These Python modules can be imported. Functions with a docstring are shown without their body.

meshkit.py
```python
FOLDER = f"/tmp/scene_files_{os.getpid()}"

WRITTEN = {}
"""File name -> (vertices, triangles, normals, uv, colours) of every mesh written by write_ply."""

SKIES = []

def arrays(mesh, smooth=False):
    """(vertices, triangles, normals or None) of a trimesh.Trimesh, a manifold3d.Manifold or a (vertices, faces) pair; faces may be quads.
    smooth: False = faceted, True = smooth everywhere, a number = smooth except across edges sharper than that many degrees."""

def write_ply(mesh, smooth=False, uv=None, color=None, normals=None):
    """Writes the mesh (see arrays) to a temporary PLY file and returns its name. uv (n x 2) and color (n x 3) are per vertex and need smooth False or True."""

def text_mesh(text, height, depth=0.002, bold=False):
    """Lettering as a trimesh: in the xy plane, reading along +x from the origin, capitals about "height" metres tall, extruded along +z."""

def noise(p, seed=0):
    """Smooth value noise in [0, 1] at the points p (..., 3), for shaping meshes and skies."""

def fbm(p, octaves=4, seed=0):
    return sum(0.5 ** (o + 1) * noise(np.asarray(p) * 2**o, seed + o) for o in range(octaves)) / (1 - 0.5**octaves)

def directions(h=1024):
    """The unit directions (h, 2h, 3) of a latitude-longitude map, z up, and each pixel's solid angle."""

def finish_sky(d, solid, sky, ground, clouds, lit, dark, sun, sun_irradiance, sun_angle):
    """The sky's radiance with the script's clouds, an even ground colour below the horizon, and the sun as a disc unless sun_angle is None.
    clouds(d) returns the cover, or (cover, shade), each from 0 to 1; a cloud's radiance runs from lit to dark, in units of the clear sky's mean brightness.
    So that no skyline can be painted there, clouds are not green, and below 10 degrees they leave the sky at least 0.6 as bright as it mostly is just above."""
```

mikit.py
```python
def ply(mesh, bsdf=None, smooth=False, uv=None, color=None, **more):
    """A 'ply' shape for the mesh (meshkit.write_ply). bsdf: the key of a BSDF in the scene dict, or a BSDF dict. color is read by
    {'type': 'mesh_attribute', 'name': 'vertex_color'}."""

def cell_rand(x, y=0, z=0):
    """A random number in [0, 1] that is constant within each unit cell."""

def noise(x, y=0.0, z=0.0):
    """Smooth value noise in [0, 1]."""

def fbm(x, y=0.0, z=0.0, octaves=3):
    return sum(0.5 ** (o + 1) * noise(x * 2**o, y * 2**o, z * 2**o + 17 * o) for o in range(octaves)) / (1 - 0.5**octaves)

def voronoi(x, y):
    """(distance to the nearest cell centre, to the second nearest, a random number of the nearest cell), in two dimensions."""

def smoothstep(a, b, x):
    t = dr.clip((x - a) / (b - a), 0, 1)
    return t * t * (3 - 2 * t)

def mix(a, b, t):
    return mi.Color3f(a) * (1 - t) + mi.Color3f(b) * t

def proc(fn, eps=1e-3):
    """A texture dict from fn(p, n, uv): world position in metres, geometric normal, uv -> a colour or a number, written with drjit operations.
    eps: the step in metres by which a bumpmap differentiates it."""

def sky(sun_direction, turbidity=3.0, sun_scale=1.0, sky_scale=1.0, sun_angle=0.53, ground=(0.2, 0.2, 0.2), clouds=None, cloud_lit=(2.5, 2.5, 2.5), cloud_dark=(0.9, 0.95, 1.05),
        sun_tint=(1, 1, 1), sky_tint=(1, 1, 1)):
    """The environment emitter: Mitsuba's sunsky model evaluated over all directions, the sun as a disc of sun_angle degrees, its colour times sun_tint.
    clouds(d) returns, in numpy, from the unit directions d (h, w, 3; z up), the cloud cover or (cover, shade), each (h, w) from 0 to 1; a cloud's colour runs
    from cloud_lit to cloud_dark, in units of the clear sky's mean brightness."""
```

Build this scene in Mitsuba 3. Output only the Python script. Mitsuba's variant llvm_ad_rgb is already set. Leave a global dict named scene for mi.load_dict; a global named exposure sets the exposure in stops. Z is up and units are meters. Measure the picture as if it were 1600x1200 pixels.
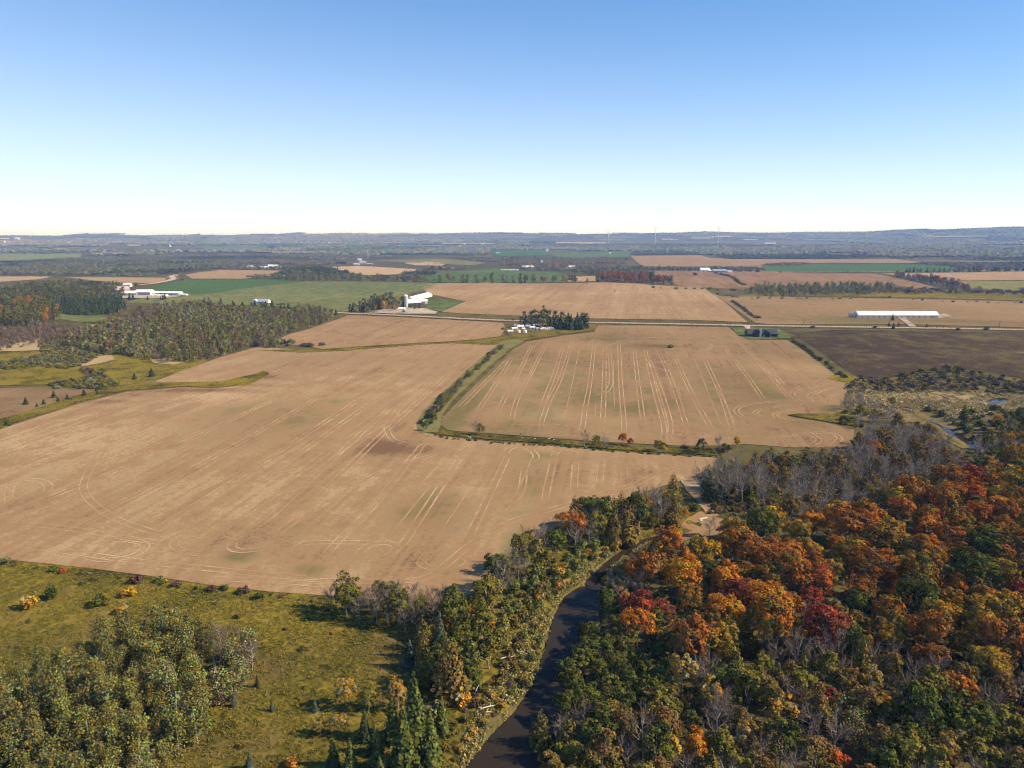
import math, random, re
import numpy as np, trimesh, shapely
import mitsuba as mi, drjit as dr
import meshkit, mikit
from mikit import noise, fbm, smoothstep, mix
from scipy.spatial import Delaunay, cKDTree
from shapely.geometry import Polygon, LineString, Point
T = mi.ScalarTransform4f
scene, labels = {}, {}
# ---------------------------------------------------------------- camera, sky, exposure
EYE, F, PITCH = 100.0, 1109.0, math.radians(11.62)
CP, SP = math.cos(PITCH), math.sin(PITCH)
scene['camera'] = {'type': 'perspective', 'fov': 2 * math.degrees(math.atan(800 / F)), 'fov_axis': 'x', 'near_clip': 1.0, 'far_clip': 80000.0,
                   'to_world': T().look_at(origin=[0, 0, EYE], target=[0, CP * 100, EYE - SP * 100], up=[0, 0, 1])}
def veil(d):
    """Pale haze that thickens towards the horizon, a little more on the left."""
    el = np.degrees(np.arcsin(np.clip(d[..., 2], -1, 1))); az = np.degrees(np.arctan2(d[..., 0], d[..., 1]))
    k = 7.6 * (1 - 0.25 * np.sin(np.radians(az)))
    return 0.96 * np.exp(-(np.maximum(el, 0) / k) ** 1.15)
scene['sky'] = mikit.sky((0.80, -0.10, 0.62), turbidity=2.6, sun_scale=1.95, sky_scale=1.45, ground=(0.12, 0.11, 0.08), sun_tint=(1.0, 0.97, 0.91), sky_tint=(0.50, 0.97, 1.38),
                         clouds=veil, cloud_lit=(3.75, 4.05, 4.45))
exposure = 1.42
HAZE = 4.2e-5

# ---------------------------------------------------------------- the lie of the land (metres; x right, y ahead, z up)
def ray(px, py):
    u, v = (np.asarray(px, float) - 800) / F, (600 - np.asarray(py, float)) / F
    return u, CP + v * SP, -SP + v * CP
def plane(px, py, z=0.0):
    dx, dy, dz = ray(px, py)
    t = (z - EYE) / np.minimum(dz, -1e-4)
    return np.stack([dx * t, dy * t], -1)
WATER = -2.0
RIVER = [(690,1330),(732,1200),(770,1150),(810,1110),(840,1065),(855,1010),(868,965),(885,932),(906,918),(938,914),(948,932),(938,960),(922,1000),(905,1050),(885,1095),(868,1140),(850,1200),(830,1330)]
STREAM = [(922,912),(932,900),(948,884),(968,868),(990,854),(1015,843),(1040,838),(1075,836),(1110,835)]
BROOK = [(1408,637),(1425,640),(1445,648),(1465,660),(1480,668),(1490,676),(1502,684),(1518,694),(1530,702)]
POND = [(1538,633),(1548,625),(1565,622),(1582,623),(1575,629),(1560,633)]
POND2 = [(1404,639),(1408,635),(1420,635),(1427,638),(1418,641)]
river_poly = Polygon(plane(*np.array(RIVER).T, WATER)).buffer(3).buffer(-3)
stream_poly = LineString(plane(*np.array(STREAM).T, WATER)).buffer(1.0)
brook_poly = LineString(plane(*np.array(BROOK).T, WATER)).buffer(2.4)
pond_poly = Polygon(plane(*np.array(POND).T, WATER)).buffer(1); pond2_poly = Polygon(plane(*np.array(POND2).T, WATER)).buffer(1)
wet = shapely.union_all([river_poly, stream_poly, brook_poly, pond_poly, pond2_poly])
shapely.prepare(wet)
SKYLINE = np.array([(-400,366),(0,369),(60,369),(120,369.5),(150,367),(200,366),(230,367),(300,367.5),(310,366.5),(400,366.5),(450,366),(478,364),(500,365.5),(560,364.5),(640,363.5),(680,365),(790,363),(830,363.5),(860,364),(900,365),(960,364),(990,365),(1060,363),(1090,362.5),(1130,364),(1200,365),(1300,365),(1360,362),(1380,361),(1410,360),(1440,361),(1500,359.3),(1540,358),(1600,358),(2000,357)], float)
def fields3(x, y, s, seed): return meshkit.fbm(np.stack([x / s, y / s, np.zeros_like(x)], -1), 3, seed) - 0.5
def land(x, y):
    x, y = np.asarray(x, float), np.asarray(y, float)
    r = np.hypot(x, y)
    h = 1.6 * fields3(x, y, 260.0, 3) * np.clip(r / 300, 0, 1)
    h = h + 6.5 * np.exp(-((x - 215) / 150) ** 2 - ((y - 1560) / 130) ** 2)                    # the swell in the field beyond the road
    h = h + 3.0 * np.exp(-((x + 190) / 120) ** 2 - ((y - 420) / 120) ** 2)
    s = np.clip((r - 3200) / 6500, 0, 1); s = s * s * (3 - 2 * s)
    h = h + 48 * s + (10 + 30 * s) * np.clip((r - 2500) / 4000, 0, 1) * fields3(x, y, 1900.0, 9)
    px = 800 + F * CP * x / np.maximum(y, 1.0)                                              # the ridge that bounds the plain, by bearing
    top = np.interp(np.clip(np.where(y > 0, px, 800), -400, 2000), SKYLINE[:, 0], SKYLINE[:, 1])
    e = np.arctan((600 - top) / F) - PITCH
    R = 11800.0
    crest = EYE + R * np.tan(e) - 9
    w = np.exp(-((r - R) / np.where(r < R, 2100.0, 1500.0)) ** 2)
    h = h * (1 - w) + crest * w + 14 * w * (1 - w) * 4 * fields3(x, y, 900.0, 17)
    w2 = np.exp(-((r - 17000) / 1800) ** 2)
    back = np.interp(np.where(y > 0, px, 800), [1050, 1180, 1240, 1340, 1420], [371, 364.2, 362.8, 362.8, 366])
    h = h * (1 - w2) + (EYE + 17000 * np.tan(np.arctan((600 - back) / F) - PITCH)) * w2
    near = (r < 800) & (y > 60) & (x > -80)
    if near.any():
        xy = np.stack([x[near], y[near]], -1) if x.ndim else np.array([[float(x), float(y)]])
        d = shapely.distance(wet, shapely.points(xy))
        inside = shapely.contains_xy(wet, xy[:, 0], xy[:, 1])
        k = np.clip(1 - d / 7.0, 0, 1); k = k * k * (3 - 2 * k)
        bank = np.where(inside, -3.4, WATER + 0.35 - 1.0 * (d < 1.0))
        hn = h[near] if x.ndim else np.atleast_1d(h)
        hn = np.where(inside, -3.4, hn * (1 - k) + bank * k)
        if x.ndim: h[near] = hn
        else: h = hn[0]
    return h
def G(px, py, lift=0.0):
    """The point of the land (raised by lift) first met by the line of sight through a pixel of the 1600 x 1200 photograph."""
    px, py = np.atleast_1d(np.asarray(px, float)), np.atleast_1d(np.asarray(py, float))
    z = np.zeros_like(px)
    for _ in range(14):
        p = plane(px, py, np.minimum(z + lift, EYE - 1.5))
        z = 0.5 * z + 0.5 * land(p[:, 0], p[:, 1])
    for i in np.nonzero(py < 432)[0]:
        dx, dy, dz = ray(px[i], py[i]); k = math.hypot(dx, dy)
        r = np.geomspace(1000, 15500, 1400)
        gap = EYE + dz / k * r - land(dx / k * r, dy / k * r) - lift
        j = int(np.argmax(gap <= 0)) if (gap <= 0).any() else int(np.argmin(gap[:1250]))
        t = gap[j - 1] / (gap[j - 1] - gap[j]) if j and gap[j] <= 0 else 1.0
        q = r[j - 1] + (r[j] - r[j - 1]) * t
        p[i] = dx / k * q, dy / k * q
    return p
def g1(px, py, lift=0.0):
    p = G(px, py, lift)[0]; return float(p[0]), float(p[1]), float(land(p[:1], p[1:2])[0])

# ---------------------------------------------------------------- materials
def plain(key, c, rough=0.7, metallic=0.0, spec=0.3):
    scene[key] = {'type': 'twosided', 'bsdf': {'type': 'principled', 'base_color': {'type': 'rgb', 'value': list(c)}, 'roughness': rough, 'metallic': metallic, 'specular': spec}}
DX, DY = math.sin(math.radians(9.3)), math.cos(math.radians(9.3))     # direction in which the fields are worked
def n2(x, y):
    """Smooth value noise in the plane, from -0.5 to 0.5."""
    i, j = dr.floor(x), dr.floor(y)
    a, b = x - i, y - j
    a, b = a * a * (3 - 2 * a), b * b * (3 - 2 * b)
    i, j = mi.UInt32(mi.Int32(i) + 100000), mi.UInt32(mi.Int32(j) + 100000)
    def h(i, j):
        k = i * 374761393 + j * 668265263
        k = (k ^ (k >> 13)) * 1274126177
        return mi.Float((k ^ (k >> 16)) & 0xFFFF) / 65535.0 - 0.5
    return dr.lerp(dr.lerp(h(i, j), h(i + 1, j), a), dr.lerp(h(i, j + 1), h(i + 1, j + 1), a), b)
# one soil and sward material; u = class + overlay amount, v = tone. Per class: three tones, the overlay colour, weights of (grain, patches, streaks) in the tone, and of (patches, streaks) in the overlay
CLASSES = ['field', 'grass', 'meadow', 'marsh', 'wild', 'track', 'gravel']
LOOK = [((0.190, 0.118, 0.070), (0.350, 0.232, 0.124), (0.535, 0.392, 0.232), (0.160, 0.142, 0.058), (.32, .28, .26), (.60, .40)),
        ((0.036, 0.080, 0.026), (0.066, 0.135, 0.040), (0.110, 0.180, 0.060), (0.250, 0.225, 0.090), (.25, .25, .10), (.35, .10)),
        ((0.050, 0.048, 0.014), (0.140, 0.122, 0.022), (0.275, 0.215, 0.030), (0.130, 0.088, 0.044), (.95, .75, .00), (.80, .00)),
        ((0.066, 0.048, 0.036), (0.135, 0.108, 0.055), (0.440, 0.340, 0.185), (0.150, 0.125, 0.044), (.40, .45, .10), (.80, .10)),
        ((0.070, 0.062, 0.028), (0.125, 0.112, 0.046), (0.190, 0.160, 0.070), (0.055, 0.058, 0.036), (.40, .60, .00), (.20, .00)),
        ((0.340, 0.215, 0.115), (0.410, 0.270, 0.155), (0.570, 0.420, 0.262), (0.570, 0.420, 0.262), (.20, .80, .00), (.00, .00)),
        ((0.300, 0.240, 0.180), (0.520, 0.450, 0.360), (0.700, 0.620, 0.510), (0.330, 0.290, 0.200), (.40, .40, .00), (.40, .00))]
def land_fn(p, n, uv):
    k = dr.floor(uv.x); f = uv.x - k
    def pick(vals):
        out = type(vals[0])(vals[0]) if not isinstance(vals[0], tuple) else mi.Color3f(*vals[0])
        for i in range(1, len(vals)):
            out = dr.select(k > i - 0.5, mi.Color3f(*vals[i]) if isinstance(vals[i], tuple) else vals[i], out)
        return out
    grain = n2(p.x * 1.35, p.y * 1.35)
    patch = n2(p.x * 0.10, p.y * 0.085) * 0.9 + n2(p.x * 0.31, p.y * 0.27) * 0.6
    streak = n2((p.x * DY - p.y * DX) * 0.6, (p.x * DX + p.y * DY) * 0.017)
    streak = streak + 0.9 * n2((p.x * DY - p.y * DX) * 0.105 + 0.4 * patch, (p.x * DX + p.y * DY) * 0.004)
    W = [L[4] for L in LOOK]; O = [L[5] for L in LOOK]
    track = (k > 4.5) & (k < 5.5)
    tone = dr.select(track, 0.5, uv.y) + grain * pick([mi.Float(w[0]) for w in W]) + patch * pick([mi.Float(w[1]) for w in W]) + streak * pick([mi.Float(w[2]) for w in W])
    tone = dr.select(track, (tone + 0.13) * smoothstep(0.0, 0.35, f) * smoothstep(1.0, 0.65, f), tone)
    c0, c1, c2, c3 = (pick([L[i] for L in LOOK]) for i in range(4))
    c = c0 + (c1 - c0) * smoothstep(0.0, 0.5, tone)
    c = c + (c2 - c) * smoothstep(0.5, 1.0, tone)
    o = smoothstep(0.2, 1.0, dr.select(track, 0.0, f + 0.35 * grain) + patch * pick([mi.Float(w[0]) for w in O]) + streak * pick([mi.Float(w[1]) for w in O]))
    return 0.84 * (c + (c3 * (0.65 + 0.7 * dr.clip(tone, 0, 1)) - c) * (0.85 * o))
scene['land'] = {'type': 'diffuse', 'reflectance': mikit.proc(land_fn)}
def land_uv(kind, u, v): return np.stack([CLASSES.index(kind) + np.clip(u, 0.01, 0.99), v], -1)
scene['leaf'] = {'type': 'twosided', 'bsdf': {'type': 'diffuse', 'reflectance': {'type': 'mesh_attribute', 'name': 'vertex_color'}}}
plain('water_surface', (0.031, 0.025, 0.017), 0.08, 0.0, 0.07)
plain('white_metal', (0.72, 0.72, 0.72), 0.45); plain('pale_wall', (0.62, 0.61, 0.58)); plain('grey_wall', (0.27, 0.29, 0.33)); plain('blue_grey_roof', (0.30, 0.34, 0.42), 0.5)
plain('dark_wood', (0.085, 0.062, 0.050)); plain('black_wall', (0.020, 0.020, 0.024), 0.6); plain('slate_roof', (0.050, 0.055, 0.066), 0.55); plain('red_wall', (0.30, 0.035, 0.040)); plain('pink_roof', (0.50, 0.38, 0.40), 0.5)
plain('stone', (0.42, 0.40, 0.37)); plain('concrete', (0.52, 0.50, 0.46)); plain('window_glass', (0.02, 0.025, 0.03), 0.12, 0, 0.8); plain('door_paint', (0.16, 0.16, 0.17)); plain('weathered_pole', (0.10, 0.085, 0.07)); plain('tan_wall', (0.45, 0.38, 0.28)); plain('steel', (0.45, 0.46, 0.47), 0.4, 0.6); plain('rust', (0.20, 0.08, 0.04))

def add(key, mesh, bsdf, label=None, category=None, group=None, kind=None, **kw):
    k, i = key, 0
    while k in scene: i += 1; k = f'{key}_{i:03d}'
    scene[k] = mikit.ply(mesh, bsdf, **kw)
    say(k, label, category, group, kind); return k
def say(k, label=None, category=None, group=None, kind=None):
    d = {a: b for a, b in (('label', label), ('category', category), ('group', group), ('kind', kind)) if b}
    if d: labels[k] = d
taken = set()
def thing(name, label, category, group=None):
    k, i = name, 0
    while k in taken or k in scene: i += 1; k = f'{name}_{i:03d}'
    taken.add(k); say(k, label, category, group); return k

# ---------------------------------------------------------------- ground sheet
def ground_sheet():
    inner = np.geomspace(70, 1500, 470); outer = np.geomspace(1500, 20500, 240)[1:]
    rr = np.concatenate([[0.5, 30], inner, outer])
    th = np.concatenate([np.linspace(-43, 43, 420), np.linspace(43, 317, 56)[1:-1]])
    th = np.radians(th)
    R, A = np.meshgrid(rr, th, indexing='ij')
    x, y = (R * np.sin(A)).ravel(), (R * np.cos(A)).ravel()
    z = land(x, y)
    nr, nt = R.shape
    i, j = np.meshgrid(np.arange(nr - 1), np.arange(nt), indexing='ij')
    q = np.stack([i * nt + j, (i + 1) * nt + j, (i + 1) * nt + (j + 1) % nt, i * nt + (j + 1) % nt], -1).reshape(-1, 4)[:, ::-1]
    far = np.clip((np.hypot(x, y) - 900) / 1500, 0, 1) * np.clip(.55 + 2.2 * fields3(x, y, 1500.0, 52), 0, 1)
    add('ground', (np.stack([x, y, z], -1), q), 'land', 'rolling farmland reaching to the hills on the horizon', kind='structure', smooth=True, uv=land_uv('wild', far, 0.45 + 0.5 * fields3(x, y, 200.0, 51)))
ground_sheet()

# ---------------------------------------------------------------- sheets laid on the land
def drape(poly, lift=0.12, dens=1.0):
    """The polygon (world) as a sheet that follows the land."""
    poly = poly.buffer(0)
    if poly.geom_type != 'Polygon': poly = max(poly.geoms, key=lambda g: g.area)
    c = np.array(poly.exterior.coords)
    ring = []
    for a, b in zip(c[:-1], c[1:]):
        d = max(30.0, np.hypot(*((a + b) / 2)))
        n = max(1, int(np.hypot(*(b - a)) / (0.014 * d / dens)))
        ring.append(a + (b - a) * (np.arange(n) / n)[:, None])
    ring = np.vstack(ring)
    step = 0.02 / dens
    r = np.hypot(c[:, 0], c[:, 1]); a = np.arctan2(c[:, 0], c[:, 1])
    lr = np.arange(math.log(max(20, poly.distance(Point(0, 0)))), math.log(r.max()), step); aa = np.arange(a.min(), a.max(), step)
    L, A = np.meshgrid(lr, aa, indexing='ij'); A = A + (np.arange(len(lr)) % 2)[:, None] * step / 2
    pts = np.stack([(np.exp(L) * np.sin(A)).ravel(), (np.exp(L) * np.cos(A)).ravel()], -1)
    ok = shapely.contains_xy(poly, pts[:, 0], pts[:, 1])
    pts = pts[ok]
    if len(pts):
        d, _ = cKDTree(ring).query(pts); pts = pts[d > 0.006 * np.hypot(pts[:, 0], pts[:, 1]) / dens]
    pts = np.vstack([ring, pts])
    sc = np.hypot(pts[:, 0], pts[:, 1])
    tri = Delaunay(np.stack([np.log(sc), np.arctan2(pts[:, 0], pts[:, 1])], -1)).simplices
    m = pts[tri].mean(1); tri = tri[shapely.contains_xy(poly, m[:, 0], m[:, 1])]
    e1, e2 = pts[tri[:, 1]] - pts[tri[:, 0]], pts[tri[:, 2]] - pts[tri[:, 0]]
    cr = e1[:, 0] * e2[:, 1] - e1[:, 1] * e2[:, 0]
    tri = np.where((cr < 0)[:, None], tri[:, ::-1], tri)[np.abs(cr) > 1e-6]
    z = land(pts[:, 0], pts[:, 1]) + lift + 3.5e-4 * sc + np.clip((sc - 2500) / 1000, 0, 1) * 2.0
    return np.column_stack([pts, z]), tri
ZONES = []          # world polygons of open land, kept clear of woods
def sheet(name, label, px, bsdf, uvfn, lift=0.12, dens=1.0, open_land=True, wob=0.0):
    P = np.array(px, float)
    w = G(P[:, 0], P[:, 1])
    poly = Polygon(w).buffer(0)
    if wob:
        poly = poly.segmentize(wob * 6)
        def w_(c):
            n = np.column_stack([c / (wob * 9), np.zeros(len(c))])
            return c + wob * 2 * (np.stack([meshkit.fbm(n, 2, 5), meshkit.fbm(n, 2, 6)], -1) - 0.5)
        poly = shapely.transform(poly, w_).buffer(0)
    v, f = drape(poly, lift, dens)
    if open_land: ZONES.append(poly)
    x, y = v[:, 0], v[:, 1]
    u, t = uvfn(x, y)
    add(name, (v, f), 'land', label, kind='structure', smooth=True, uv=land_uv(bsdf, u + 0 * x, t + 0 * x))
    return poly
def spots(x, y, lst):
    """Broad patches at given photograph places: (px, py, radius across, radius along, amount)."""
    s = 0 * x
    for px, py, rx, ry, a in lst:
        c = G(px, py)[0]
        dx, dy = x - c[0], y - c[1]
        A, B = dx * DY - dy * DX, dx * DX + dy * DY
        s = s + a * np.exp(-(A / rx) ** 2 - (B / ry) ** 2)
    return s
def fb(x, y, s, seed): return fields3(x, y, s, seed)
near_field_px = [(-260,755),(0,672),(60,652),(130,630),(200,613),(280,606),(340,607),(385,602),(412,592),(420,584),(414,581),(395,588),(350,596),(290,598),(240,597),(290,578),(340,560),(400,543),(440,545),(505,550),(560,545),(640,540),(720,536),(788,534),(770,548),(738,575),(700,610),(666,642),(653,660),(655,675),(690,682),(760,690),(850,696),(960,706),(1060,712),(1120,716),(1118,726),(1090,742),(1062,752),(1030,762),(1000,772),(960,785),(920,800),(880,818),(840,845),(800,878),(765,908),(735,930),(700,942),(610,940),(520,932),(420,925),(330,915),(230,900),(150,890),(80,882),(0,874),(-260,850)]
def near_uv(x, y):
    u = 0.10 + 0.25 * fb(x, y, 60, 1) + spots(x, y, [(640,795,14,20,.45),(390,640,30,60,.35),(470,650,20,40,.4),(690,805,12,25,.38),(840,760,12,14,.4),(700,920,8,30,.45),(800,880,6,40,.5),(370,870,5,5,.8),(480,890,6,5,.6),(460,825,8,8,.5),(90,812,5,5,.5),(220,822,6,5,.5),(890,715,30,8,.3),(1080,722,30,10,.35),(560,560,80,30,.3)])
    v = 0.59 + 0.34 * fb(x, y, 90, 2) + spots(x, y, [(600,700,10,14,-.5),(640,705,16,10,-.4),(860,740,14,14,-.2),(330,620,40,20,.2),(100,700,50,40,.15),(60,855,40,8,.1),(450,860,50,8,-.12),(660,880,6,12,-.12),(740,765,8,12,.2),(150,628,22,5,-.45),(200,618,22,5,-.5),(250,612,22,5,-.5),(300,610,22,5,-.5),(350,610,22,5,-.55),(395,602,18,5,-.5),(418,590,10,8,-.6)])
    return u, v
sheet('field', 'wide tan stubble field in front, crossed by curving wheel tracks', near_field_px, 'field', near_uv, dens=1.4)
upper_px = [(425,534),(452,523),(485,514),(520,502),(545,493),(600,495),(700,500),(786,505),(790,514),(782,526),(740,531),(700,534),(640,537),(560,542),(505,546),(470,540),(430,541)]
sheet('field', 'tan stubble field between the gravel road and the near ditch', upper_px, 'field', lambda x, y: (0.12 + .2 * fb(x, y, 80, 4), 0.44 + .35 * fb(x, y, 70, 5) + spots(x, y, [(460,525,25,25,.15)])), dens=1.2)
mid_px = [(800,547),(825,534),(880,525),(930,519),(925,509),(1000,509),(1140,512),(1150,522),(1168,531),(1230,532),(1258,550),(1295,578),(1322,600),(1324,612),(1316,630),(1322,640),(1300,650),(1245,648),(1228,649),(1240,653),(1290,661),(1335,672),(1330,700),(1240,700),(1160,694),(1130,697),(1060,697),(960,692),(860,685),(770,678),(700,673),(688,664),(694,650),(738,606),(788,560)]
def mid_uv(x, y):
    u = 0.34 + 0.6 * fb(x, y, 55, 11) + spots(x, y, [(985,640,14,18,.5),(1050,630,12,18,.35),(940,530,20,25,.3),(1140,600,30,60,.3),(850,600,10,20,.3),(722,640,7,60,.8),(772,575,7,60,.8),(820,685,60,5,.45),(920,620,10,20,.35),(1300,640,8,8,.6),(1210,620,12,14,.4)])
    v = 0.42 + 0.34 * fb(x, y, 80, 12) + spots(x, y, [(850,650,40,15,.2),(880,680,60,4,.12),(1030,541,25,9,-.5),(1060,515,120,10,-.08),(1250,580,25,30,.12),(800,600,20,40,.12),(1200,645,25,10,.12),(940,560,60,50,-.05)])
    return u, v
sheet('field', 'tan and green tinted field with straight paired tramlines beyond the ditch', mid_px, 'field', mid_uv, dens=1.3)
sheet('field', 'broad tan field beyond the gravel road with a low swell', [(655,448),(675,443),(760,442),(900,442.5),(960,441.5),(1030,446),(1100,450),(1130,470),(1150,488),(1168,504),(1100,501),(930,498),(880,496),(790,493),(720,490),(690,488),(728,471),(700,466),(672,460)], 'field', lambda x, y: (0.10 + .2 * fb(x, y, 120, 14), 0.58 + .4 * fb(x, y, 110, 15)), dens=1.1)
sheet('field', 'tan field around the long white barn', [(1112,458),(1128,464),(1200,463),(1320,466),(1450,468),(1600,472),(1900,480),(1900,518),(1600,512),(1400,507),(1205,507),(1180,505),(1150,484),(1125,466)], 'field', lambda x, y: (0.45 + .35 * fb(x, y, 120, 16) + spots(x, y, [(1330,500,60,40,.5),(1480,502,60,20,.4)]), 0.47 + .35 * fb(x, y, 100, 17)))
sheet('field', 'reddish brown ploughed field past the marsh', [(1000,424),(1130,423.5),(1370,428),(1425,440),(1472,452),(1400,455),(1190,452),(1120,451),(1060,447),(1035,436)], 'field', lambda x, y: (0.0 * x, 0.22 + .2 * fb(x, y, 150, 18)))
sheet('field', 'pinkish tan field in front of the conifer windbreak', [(1375,428),(1600,424.5),(1900,424),(1900,438),(1600,438),(1490,439)], 'field', lambda x, y: (0.0 * x, 0.60 + .3 * fb(x, y, 200, 19)))
sheet('field', 'wide tan field behind the row of dark conifers', [(985,401),(1040,400),(1095,399.5),(1108,404),(1150,406),(1400,406),(1455,412),(1300,411.5),(1190,414),(1190,419),(1050,420),(1005,419)], 'field', lambda x, y: (0.35 + 0 * x, 0.45 + .3 * fb(x, y, 200, 20)))
sheet('field', 'pale tan field by the far farm on the left', [(-150,434),(0,432.5),(82,432.5),(60,437),(0,441),(-150,444)], 'field', lambda x, y: (0.2 + 0 * x, 0.8 + 0 * x))
sheet('field', 'straw coloured field behind the dairy farm', [(100,434),(160,433.5),(262,434.5),(252,442),(205,443),(150,439)], 'field', lambda x, y: (0.4 + 0 * x, 0.75 + 0 * x))
sheet('field', 'orange tan field above the green crop', [(290,430),(310,426),(345,422),(440,423),(428,430),(385,436),(300,436)], 'field', lambda x, y: (0.05 + 0 * x, 0.55 + 0 * x))
sheet('field', 'peach coloured stubble field by the far farmyard', [(518,417.5),(560,416),(650,421),(647,427),(600,430),(570,430),(540,425)], 'field', lambda x, y: (0 * x, 0.85 + 0 * x))
sheet('field', 'thin peach strip of stubble far behind', [(630,411.5),(660,410),(695,410),(694,416),(648,415)], 'field', lambda x, y: (0 * x, 0.8 + 0 * x))
sheet('field', 'small peach field behind the hedge line', [(882,433),(930,431.5),(931,440),(888,441)], 'field', lambda x, y: (0 * x, 0.7 + 0 * x))
# grass
sheet('hayfield', 'long pale green hayfield left of the silo farm', [(196,474),(215,468),(235,462),(300,452),(400,441),(470,440),(560,440),(690,443),(660,455),(632,462),(600,475),(562,486),(520,488),(480,484),(420,478),(300,477)], 'grass', lambda x, y: (0.62 + .25 * fb(x, y, 250, 21), 0.55 + .4 * fb(x, y, 140, 22)), lift=0.12)
sheet('hayfield', 'emerald green crop behind the dairy farm', [(222,453),(262,443),(300,437),(380,436.5),(480,440.5),(400,449),(330,459),(310,461),(240,459)], 'grass', lambda x, y: (0.16 + .2 * fb(x, y, 150, 23), 0.62 + 0 * x), lift=0.5)
sheet('hayfield', 'dull green grass patch right of the silo barn', [(668,469),(700,468),(722,470),(715,477),(690,488),(664,482)], 'grass', lambda x, y: (0.5 + 0 * x, 0.38 + 0 * x), lift=0.45)
sheet('hayfield', 'bright green pasture with a white barn', [(655,437),(690,426),(780,419),(800,424),(870,425),(890,432),(880,441.5),(760,441.5),(680,442)], 'grass', lambda x, y: (0.35 + .5 * fb(x, y, 120, 24), 0.5 + .4 * fb(x, y, 90, 25)), lift=0.3)
sheet('hayfield', 'green crop strip below the far tan field', [(1192,418),(1300,413),(1400,412.5),(1480,417),(1495,419),(1480,425),(1195,424.5)], 'grass', lambda x, y: (0.12 + 0 * x, 0.5 + 0 * x), lift=0.6)
sheet('hayfield', 'olive field right of the dark hedge trees', [(1482,440),(1600,439),(1900,439),(1900,455),(1600,454),(1525,456)], 'grass', lambda x, y: (0.95 + 0 * x, 0.5 + 0 * x))
sheet('hayfield', 'teal green crop far behind the white barn', [(768,392.5),(850,391.5),(858,400),(772,402)], 'grass', lambda x, y: (0.0 * x, 0.45 + 0 * x))
sheet('hayfield', 'pale green paddock far behind the farms', [(862,396),(985,393.5),(985,402),(905,405),(865,402)], 'grass', lambda x, y: (0.35 + 0 * x, 0.55 + 0 * x))
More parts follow.
